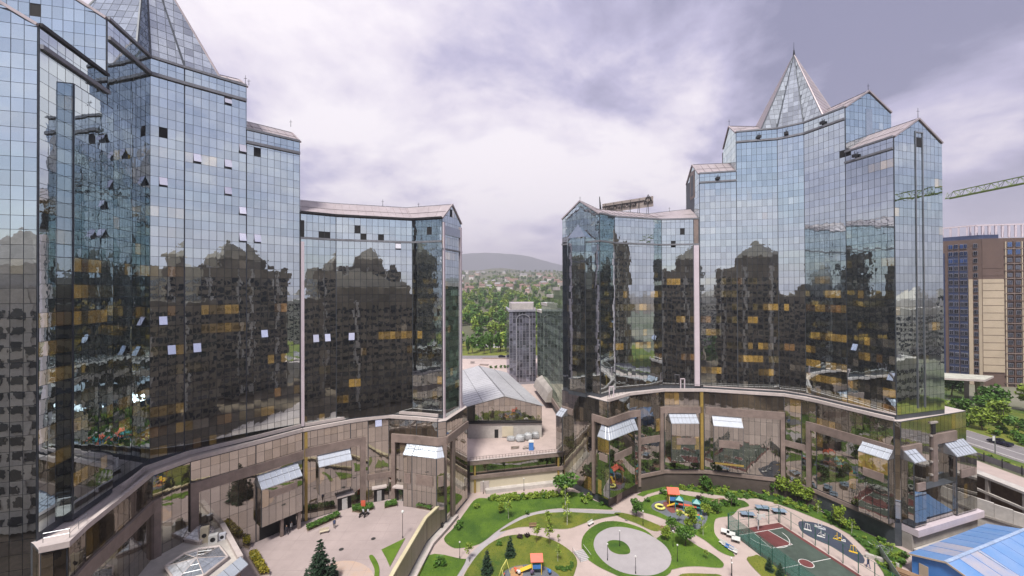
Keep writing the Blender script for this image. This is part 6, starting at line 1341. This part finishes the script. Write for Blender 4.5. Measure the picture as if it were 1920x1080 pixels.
for px, py, s, k, lab in ((880, 225, 2.4, 'g', 'dark bush behind the red-roofed playhouse on its left'), (975, 220, 2.4, 'g', 'dark bush behind the red-roofed playhouse on its right'), (1200, 285, 2.4, 'p', 'dark plum-coloured bush behind the climbing frame'), (1240, 310, 2.6, 'g', 'broad dark bush right of the plum-coloured one'), (1170, 330, 2.0, 'g', 'dark bush below the plum-coloured one'), (1290, 330, 2.2, 'g', 'dark bush left of the mulch bed'), (1430, 330, 2.2, 'g', 'dark bush right of the mulch bed'), (1540, 320, 2.2, 'g', 'low dark bush in the lawn tip by the tennis tables'), (1330, 390, 1.8, 'l', 'light bush at the right rim of the far playground'), (1700, 250, 1.4, 'l', 'white-flowering bush on the bank, first by the path'), (1750, 255, 1.2, 'l', 'white-flowering bush on the bank, second by the path'), (740, 290, 1.6, 'g', 'bush at the left end of the far playground'), (1450, 200, 1.6, 'l', 'light bush in front of the dark ground-floor wall')): bush(gp(Bo, S8, px, py), s, lab, k, .75)
for px, py in ((1490, 570), (1540, 560), (1600, 575), (1640, 600), (1700, 610), (1760, 540), (1820, 455), (1780, 590), (1690, 545), (1830, 520)): bush(gp(P2, 12, px, py), .9, 'small round clipped shrub on the right of the yellowish lawn', 'g', .8, 'small shrubs on the yellowish lawn')
# plaza hedges, planter
def hedge(lab, pts, h=.8, k='g', z=4.5):
    t = thing('hedge', lab, 'hedge', G(*pts[0], z)); P_ = [G(*p, z) for p in pts]; o = P_[0]; b = MB(); pr = [(p - o) for p in P_]
    b.prism([p[:2] for p in pr], -.05, .25, M_LEDGE, M_SOIL); b.build('kerb_box', t); rg = random.Random(len(lab)); b = MB(); xs = [p.x for p in pr]; ys_ = [p.y for p in pr]; n = 0; ar = max(.5, (max(xs) - min(xs)) * (max(ys_) - min(ys_)))
    while n < min(1500, ar * 90):
        x, y = rg.uniform(min(xs), max(xs)), rg.uniform(min(ys_), max(ys_))
        if inside((x, y), [p[:2] for p in pr]): leaf_quads(b, (x, y, .25 + rg.uniform(.2, 1) ** .5 * h), .14, {'g': M_LEAF, 'y': M_LEAFY, 'l': M_LEAFL}[k], rg); n += 1
        elif rg.random() < .002: n += 1
    b.build('foliage', t)
hedge('low green hedge in a kerbed bed right of the garage opening', ((577, 999), (574, 993), (634, 966), (638, 972))); hedge('low green hedge bed with the red sign, left of the glass door', ((660, 962), (661, 954), (699, 950), (701, 957), (680, 965))); hedge('small green hedge bed between two doors', ((721, 956), (722, 949), (743, 943), (745, 951))); hedge('green hedge bed at the right corner of the plaza', ((780, 955), (786, 947), (812, 949), (808, 960)))
hedge('long planter of yellow-flowering shrubs beside the skylight pavilion', ((466, 1046), (472, 1040), (483, 1040), (506, 1080), (488, 1082)), .7, 'y'); hedge('narrow bed of yellow-green bushes at the pavilion wall', ((452, 1026), (458, 1000), (470, 1024), (466, 1032)), 1.6, 'y')
t = thing('red_sign', 'small bright red sign board in the hedge by the glass door', 'sign', G(681, 958, 4.5)); b = MB(); b.box(0, 0, 1.5, .9, .1, 1.3, M_RED); b.build('board', t); b = MB(); b.tube((0, .06, 0), (0, .06, 1.9), .05, .05, M_DARK, 5); b.build('post', t)
for px, lab in ((678, 'dark parked motor scooter, left of a pair by the hedge'), (687, 'dark parked motor scooter, right of a pair by the hedge')):
    t = thing('scooter', lab, 'scooter', G(px, 968, 4.5), R(70)); b = MB(); b.box(0, 0, .55, 1.1, .28, .35, M_DARK); b.box(.5, 0, .85, .15, .3, .6, M_WHITEM); b.build('body', t)
    for x in (-.55, .6): b = MB(); b.tube((x, -.06, .25), (x, .06, .25), .25, .25, M_TYRE, 10); b.build('wheel', t)
    b = MB(); b.tube((.5, -.3, 1.15), (.5, .3, 1.15), .03, .03, M_STEEL, 5); b.build('handlebar', t)
bench(608, 1000, R(25), 'pale bench in front of the long low hedge on the plaza', (0, 0), 1, 4.5, M_BEIGE)

# ------------------------------------------------------------------ people: one skinned body each
M_SKIN = mat('skin', (.45, .28, .20), .6); M_CLO = [mat('cloth_dark', (.03, .03, .04), .8), mat('cloth_red', (.30, .05, .05), .8), mat('cloth_white', (.6, .6, .6), .8), mat('cloth_blue', (.06, .09, .2), .8)]; M_HAIR = mat('hair_dark', (.02, .015, .012), .7)
def person(lab, loc, rz, top, legs, stride=.25):
    t = thing('person', lab, 'person', loc, rz)
    V = [(0, 0, .95), (0, 0, 1.2), (0, 0, 1.42), (0, 0, 1.52), (0, -.02, 1.66), (.1, 0, .9), (.11, -stride * .5, .5), (.11, -stride, .06), (.11, -stride - .14, .03), (-.1, 0, .9), (-.11, stride * .45, .5), (-.11, stride, .08), (-.11, stride - .14, .03), (.2, 0, 1.4), (.25, .1, 1.12), (.24, .0, .88), (.24, -.04, .78), (-.2, 0, 1.4), (-.25, -.08, 1.12), (-.24, -.16, .90), (-.24, -.2, .80)]
    E_ = [(0, 1), (1, 2), (2, 3), (3, 4), (0, 5), (5, 6), (6, 7), (7, 8), (0, 9), (9, 10), (10, 11), (11, 12), (2, 13), (13, 14), (14, 15), (15, 16), (2, 17), (17, 18), (18, 19), (19, 20)]
    Rr = [.15, .14, .13, .06, .11, .10, .075, .05, .045, .10, .075, .05, .045, .065, .05, .04, .045, .065, .05, .04, .045]
    me = bpy.data.meshes.new('body'); me.from_pydata(V, E_, []); o = bpy.data.objects.new('body', me); link(o, t); sm = o.modifiers.new('skin', 'SKIN'); ss = o.modifiers.new('sub', 'SUBSURF'); ss.levels = ss.render_levels = 1
    for i, r in enumerate(Rr): me.skin_vertices[0].data[i].radius = (r, r)
    me.skin_vertices[0].data[0].use_root = True; me.materials.append(legs)
    b = MB(); N = 10
    for (z0, r0, z1, r1) in ((.92, .19, 1.2, .17), (1.2, .17, 1.44, .20), (1.44, .20, 1.5, .09)): b.tube((0, 0, z0), (0, 0, z1), r0, r1, top, N, cap=True)
    b.build('jacket', t); b = MB(); b.ball((0, -.03, 1.67), .118, M_SKIN, 10, 7, 1.2); b.build('face', t); b = MB(); b.ball((0, .01, 1.72), .122, M_HAIR, 10, 6, .95); b.build('hair', t)
person('person in dark clothes walking out of the garage opening', G(537, 1003, 4.52), 1.2, M_CLO[0], M_CLO[0]); person('person in a pale top standing deeper in the garage opening', G(546, 996, 4.52), 2.0, M_CLO[2], M_CLO[0]); person('person in dark clothes near the hedge left of the door steps', G(627, 990, 4.52), .4, M_CLO[3], M_CLO[0])
person('person in red standing on the pavement below the stone parapet', G(1268, 912, .1), .8, M_CLO[1], M_CLO[0]); person('person in white between the tennis tables and the court', gp(Co, S8, 435, 365, .02), 1.0, M_CLO[2], M_CLO[2]); person('person in dark clothes at the lower end of the court path', gp(Co, S8, 1430, 790, .02), .2, M_CLO[0], M_CLO[3])

# grass blades and low weeds over the lawns
gm = MB(); rg = random.Random(3)
allp = LP_ + [ring]
for pts in allp:
    xs = [p[0] for p in pts]; ys_ = [p[1] for p in pts]; ar = (max(xs) - min(xs)) * (max(ys_) - min(ys_)); n = int(min(5200, ar * 9))
    for k in range(n):
        x, y = rg.uniform(min(xs), max(xs)), rg.uniform(min(ys_), max(ys_))
        if inside((x, y), pts) and not (pts is ring and inside((x, y), ovl)):
            a = rg.uniform(0, 6.28); h = rg.uniform(.06, .22); w = .05; gm.poly([(x - w * math.cos(a), y - w * math.sin(a), .12), (x + w * math.cos(a), y + w * math.sin(a), .12), (x + rg.uniform(-.08, .08), y + rg.uniform(-.08, .08), .12 + h)], M_LEAFL if rg.random() < .3 else M_LEAF)
gm.build('grass', kind='stuff')

# ------------------------------------------------------------------ planting and houses beyond
for px, py, h in ((887, 663, 13), (907, 664, 11), (920, 662, 14), (933, 661, 14), (950, 662, 14.5), (878, 664, 12)): tree('poplar%d' % (px % 2), G(px, py, 8), h, 'columnar poplar in the row along the far street', 'poplar', 'poplars along the far street', .95, 'poplar_tree')
tree('round1', G(905, 625, 9), 19, 'big dark green round tree behind the row of poplars', w=.85)
for px, lab in ((921, 0), (930, 0), (939, 0), (947, 0)): bush(G(px, 690, 8), 2.2, 'clipped round shrub in the row on the street paving', 'g', .9, 'clipped shrubs on the street paving')
for x0, x1, y0, lab in ((905, 955, 672, 'long brown flower bed nearer the poplars at the street end'), (900, 915, 684, 'brown flower bed edge running towards the hall')):
    o = MB(); a, c_ = G(x0, y0, 8), G(x1, y0 + 1, 8); o.bar(a + Z(.2), c_ + Z(.2), 2.0, .5, M_PINK); tag(o.build('flower_bed'), lab, 'flower bed')
t = thing('bench_group', 'dark cafe table and benches on the street paving beside the left wing', 'benches', G(886, 681, 8)); b = MB(); b.box(0, 0, .8, 2.4, 1, .12, M_DARK); b.build('tabletop', t)
for s_ in (-1.1, 1.1): b = MB(); b.box(0, s_, .45, 2.4, .4, .1, M_DARK); b.build('seat', t)
n = 0; rt = random.Random(21)
while n < 210:
    y = 262 + (rt.random() ** 1.5) * 420; x = y * rt.uniform(-.20, .20) + rt.uniform(-10, 10)
    if -30 < x < 12 and 285 < y < 322: continue
    if y < 345 and rt.random() < .6: continue
    z = 8 if y < 332 else T_HILL(x, y)
    tree('far%d' % rt.choice((0, 0, 1, 1, 2)), (x, y, z), rt.uniform(8, 15), 'leafy green tree in the wooded town beyond the far street', 'tree', 'trees of the wooded town beyond', rt.uniform(.8, 1.1)); n += 1
M_HW = [mat('house_wall_white', (.62, .58, .54), .8), mat('house_wall_tan', (.48, .38, .30), .8), mat('house_wall_pink', (.50, .36, .33), .8)]; M_HR = [mat('house_roof_red', (.19, .115, .095), .8), mat('house_roof_grey', (.26, .25, .26), .7), mat('house_roof_brown', (.19, .12, .09), .8)]
hp_ = {}
for i in range(3):
    for j in range(3):
        b = MB(); b.prism([(-5, -4), (5, -4), (5, 4), (-5, 4)], -3, 6, M_HW[i]); wl2 = b.mesh('wall'); b = MB(); b.poly([(-5.6, -4.6, 6), (5.6, -4.6, 6), (5.6, 0, 9.2), (-5.6, 0, 9.2)], M_HR[j]); b.poly([(5.6, 4.6, 6), (-5.6, 4.6, 6), (-5.6, 0, 9.2), (5.6, 0, 9.2)], M_HR[j]); b.poly([(-5.2, -4, 6), (-5.2, 0, 9), (-5.2, 4, 6)], M_HW[i]); b.poly([(5.2, -4, 6), (5.2, 4, 6), (5.2, 0, 9)], M_HW[i]); hp_[i, j] = (wl2, b.mesh('roof'))
n = 0
while n < 80:
    y = 850 + rt.random() ** 1.1 * 1300; x = y * rt.uniform(-.17, .17); i, j = rt.choice((0, 0, 1, 2)), rt.randrange(3)
    z = T_HILL(x, y); t = thing('hillside_house', ('pale house', 'tan house', 'pink house')[i] + (' with a red roof', ' with a grey roof', ' with a brown roof')[j] + ' on the distant hillside', 'house', (x, y, z), rt.uniform(-.6, .6), 'houses on the distant hillside'); s_ = rt.uniform(.8, 1.9); t.scale = (s_, s_, s_)
    put(None, hp_[i, j][0], t, 'wall'); put(None, hp_[i, j][1], t, 'roof'); n += 1
its = []
for i in range(820):
    y = 420 + rt.random() ** 1.3 * 1900; x = y * rt.uniform(-.17, .17); h = rt.uniform(8, 15); cr_, tr_ = PROTO['far%d' % rt.randrange(3)]; its.append((cr_, at_(x, y, T_HILL(x, y) - .5, h * 1.2, h)))
merge(its, 'distant_wood')
# right of the road
SLOPE = []
for i, (x, y, h, k) in enumerate(((139, 118, 7, 'light0'), (143, 113, 6, 'round0'), (148, 121, 8, 'light1'), (146, 106, 7.5, 'round1'), (152, 112, 8, 'light2'), (141, 104, 5, 'light0'), (140, 100, 6.5, 'round2'), (150, 100, 8, 'light1'), (158, 118, 9, 'light0'), (164, 122, 9, 'light2'), (160, 108, 9, 'light1'), (155, 130, 8, 'round0'), (172, 126, 10, 'light0'), (146, 130, 7, 'round1'), (176, 135, 10, 'light1'), (166, 138, 9, 'round2'), (142, 132, 6, 'light2'), (138.5, 125, 5, 'round0'), (145, 95, 7, 'round0'), (154, 92, 9, 'light1'), (183, 128, 11, 'light2'))):
    SLOPE.append((px_of((x, y, 8 + h / 2))[0], tree(k, (x, y, 8), h, '', 'tree', 'trees on the slope beyond the road', 1.15), 'light' in k, h))
ORD = 'first second third fourth fifth sixth seventh eighth ninth tenth eleventh twelfth thirteenth fourteenth fifteenth sixteenth seventeenth eighteenth nineteenth twentieth'.split()
def ordinal(n): return ORD[n - 1] if n <= 20 else ('twenty-', 'thirty-', 'forty-')[n // 10 - 2] + ORD[n % 10 - 1] if n % 10 else ('', 'twentieth', 'thirtieth', 'fortieth')[n // 10 - 1]
for n, (q, o, lt, h) in enumerate(sorted(SLOPE, key=lambda v: v[0])): o['label'] = ('light green' if lt else 'dark green') + (' tall' if h > 8 else ' low') + ' tree beyond the road, ' + ordinal(n + 1) + ' from the tower side'
for n, o in enumerate(HEDGE): o['label'] = 'hedge shrub, ' + ordinal(n + 1) + ' from the left in the row below the beige wall'
merge([(rt.choice(BUSH[rt.choice('gl')]), at_(rt.uniform(135.5, 150), rt.uniform(92, 140), 8, *(rt.uniform(1.5, 3.5),) * 2)) for i in range(70)], 'slope_undergrowth')
for i in range(16): bush((rt.uniform(114.8, 117.5), rt.uniform(80, 108), 8), rt.uniform(1.2, 2.6), 'roadside bush behind the grey guard fence', rt.choice('gl'), .9, 'bushes behind the guard fence')
t = thing('lamp_post', 'grey street lamp with flag boards on the near side of the road', 'street lamp', G(1866, 851, 8)); b = MB(); b.tube((0, 0, 0), (0, 0, 4.6), .12, .09, M_STEEL, 6); b.build('pole', t); b = MB(); b.box(-.35, 0, 3.9, .6, .08, 1.2, M_WHITE); b.build('board', t); b = MB(); b.box(0, .3, 4.6, .25, .8, .12, M_STEEL); b.build('lamp_head', t)

# ------------------------------------------------------------------ blocks invented behind and beside the viewpoint, added for the mirrored skyline
def backtower(x, y, w, d, h, lab, rz, dark=True, floors=3.3, roof=True):
    t = thing('added_tower', lab, 'tower', (x, y, -.5), rz); b = MB(); wm_ = M_BACKD if dark else M_BACKL
    b.prism([(-w / 2, -d / 2), (w / 2, -d / 2), (w / 2, d / 2), (-w / 2, d / 2)], 0, h, wm_); b.prism([(-w * .25, -d * .3), (w * .25, -d * .3), (w * .25, d * .3), (-w * .25, d * .3)], h, h + 5, wm_)
    b.poly([(-w * .25, -d * .3, h + 5), (w * .25, -d * .3, h + 5), (0, 0, h + 14)], wm_); b.poly([(w * .25, -d * .3, h + 5), (w * .25, d * .3, h + 5), (0, 0, h + 14)], wm_); b.poly([(w * .25, d * .3, h + 5), (-w * .25, d * .3, h + 5), (0, 0, h + 14)], wm_); b.poly([(-w * .25, d * .3, h + 5), (-w * .25, -d * .3, h + 5), (0, 0, h + 14)], wm_)
    for k in range(3): b.box(-w * .4 + k * w * .36, d / 2 + .15, h / 2, 1.2, .3, h, M_BACKL); b.box(-w * .4 + k * w * .36, -d / 2 - .15, h / 2, 1.2, .3, h, M_BACKL)
    b.build('wall', t)
    st = MB(); rg = random.Random(int(x * 7 + y))
    for f in range(int(h / floors) - 1):
        for (ax, ay, bx, by) in ((-w / 2, d / 2, w / 2, d / 2), (w / 2, -d / 2, -w / 2, -d / 2), (-w / 2, -d / 2, -w / 2, d / 2), (w / 2, d / 2, w / 2, -d / 2)):
            L = math.hypot(bx - ax, by - ay); u = Vector((bx - ax, by - ay, 0)) / L; nn = Vector((-u.y, u.x, 0)); k = int(L / 3)
            for c_ in range(k):
                p = Vector((ax, ay, 1.6 + f * floors)) + u * (c_ + .15) * 3; m_ = (M_LITW if rg.random() < .0 else M_BWIN)
                q = p + u * 2.1; o = nn * .12; st.poly([p + o, q + o, q + o + Z(1.8), p + o + Z(1.8)], m_)
    st.build('windows', t, kind='stuff')
M_BACKD = mat('dark_tower_cladding', (.185, .150, .108), .6, var=.35, scale=.2); M_BACKL = mat('pale_tower_cladding', (.46, .42, .37), .8, var=.2); M_BWIN = mat('tower_window', (.03, .035, .04), .15); M_LITW = mat('lit_window', (.8, .5, .15), .6, emit=.5)
backtower(74, -22, 34, 22, 62, 'added dark tower with stepped top behind the viewpoint on the right', .5); backtower(-30, -52, 40, 22, 72, 'added broad dark tower straight behind the viewpoint', -.1); backtower(-4, -15.5, 92, 24, 47.2, 'added long dark block that the picture was taken from', 0); backtower(-80, -28, 26, 22, 52, 'added pale tower left of the viewpoint', .3, False); backtower(26, -95, 34, 26, 66, 'added dark block far behind the viewpoint', .2); backtower(135, 8, 20, 20, 78, 'added dark slim tower beyond the road on the right', .1)
for i, (x, y, w, d, h) in enumerate(((-140, -40, 40, 18, 34), (-90, -110, 60, 20, 30), (60, -190, 70, 20, 40), (210, -60, 50, 20, 44), (300, 60, 40, 22, 50), (-170, 60, 30, 50, 34), (170, -130, 40, 30, 62), (360, 160, 60, 20, 40), (-60, -220, 60, 24, 46), (270, -160, 60, 24, 52))):
    backtower(x, y, w, d, h, ('added pale apartment slab beyond the left towers', 'added long pale slab behind on the left', 'added long pale slab far behind', 'added pale slab beyond the crane', 'added pale slab far to the right', 'added tall-sided slab left of the near tower', 'added pale high block behind the crane', 'added pale slab beyond the tan tower', 'added pale block far behind on the left', 'added pale block far behind on the right')[i], i * .4, False)
its = []
for x, y, w, d, h, lab in ((178, 42, 26, 18, 24, 'added low pale block just beyond the road on the right'), (236, 84, 44, 16, 40, 'added pale slab right of the tan tower'), (226, 16, 22, 22, 58, 'added square pale tower right of the crane'), (290, 120, 60, 18, 34, 'added long low slab far to the right'), (330, 20, 50, 18, 38, 'added long slab at the right beyond the square tower')): backtower(x, y, w, d, h, lab, x * .01, False)
for i in range(60): h = rt.uniform(9, 16); its.append((PROTO['far%d' % (i % 3)][0], at_(rt.uniform(-120, 100), rt.uniform(-170, -62), -.5, h, h)))
merge(its, 'garden_wood')

# ------------------------------------------------------------------ air
hm = bpy.data.materials.new('air_haze'); hm.use_nodes = True; hn = hm.node_tree.nodes; hn.clear(); ho = hn.new('ShaderNodeOutputMaterial'); pv_ = hn.new('ShaderNodeVolumePrincipled')
pv_.inputs['Color'].default_value = (.86, .84, .93, 1); pv_.inputs['Density'].default_value = .00023; pv_.inputs['Anisotropy'].default_value = .2; hm.node_tree.links.new(pv_.outputs[0], ho.inputs['Volume'])
b = MB(); b.prism([(-7100, -2600), (7100, -2600), (7100, 8100), (-7100, 8100)], -2.4, 600, hm); hz_ = b.build('haze'); hz_['kind'] = 'stuff'
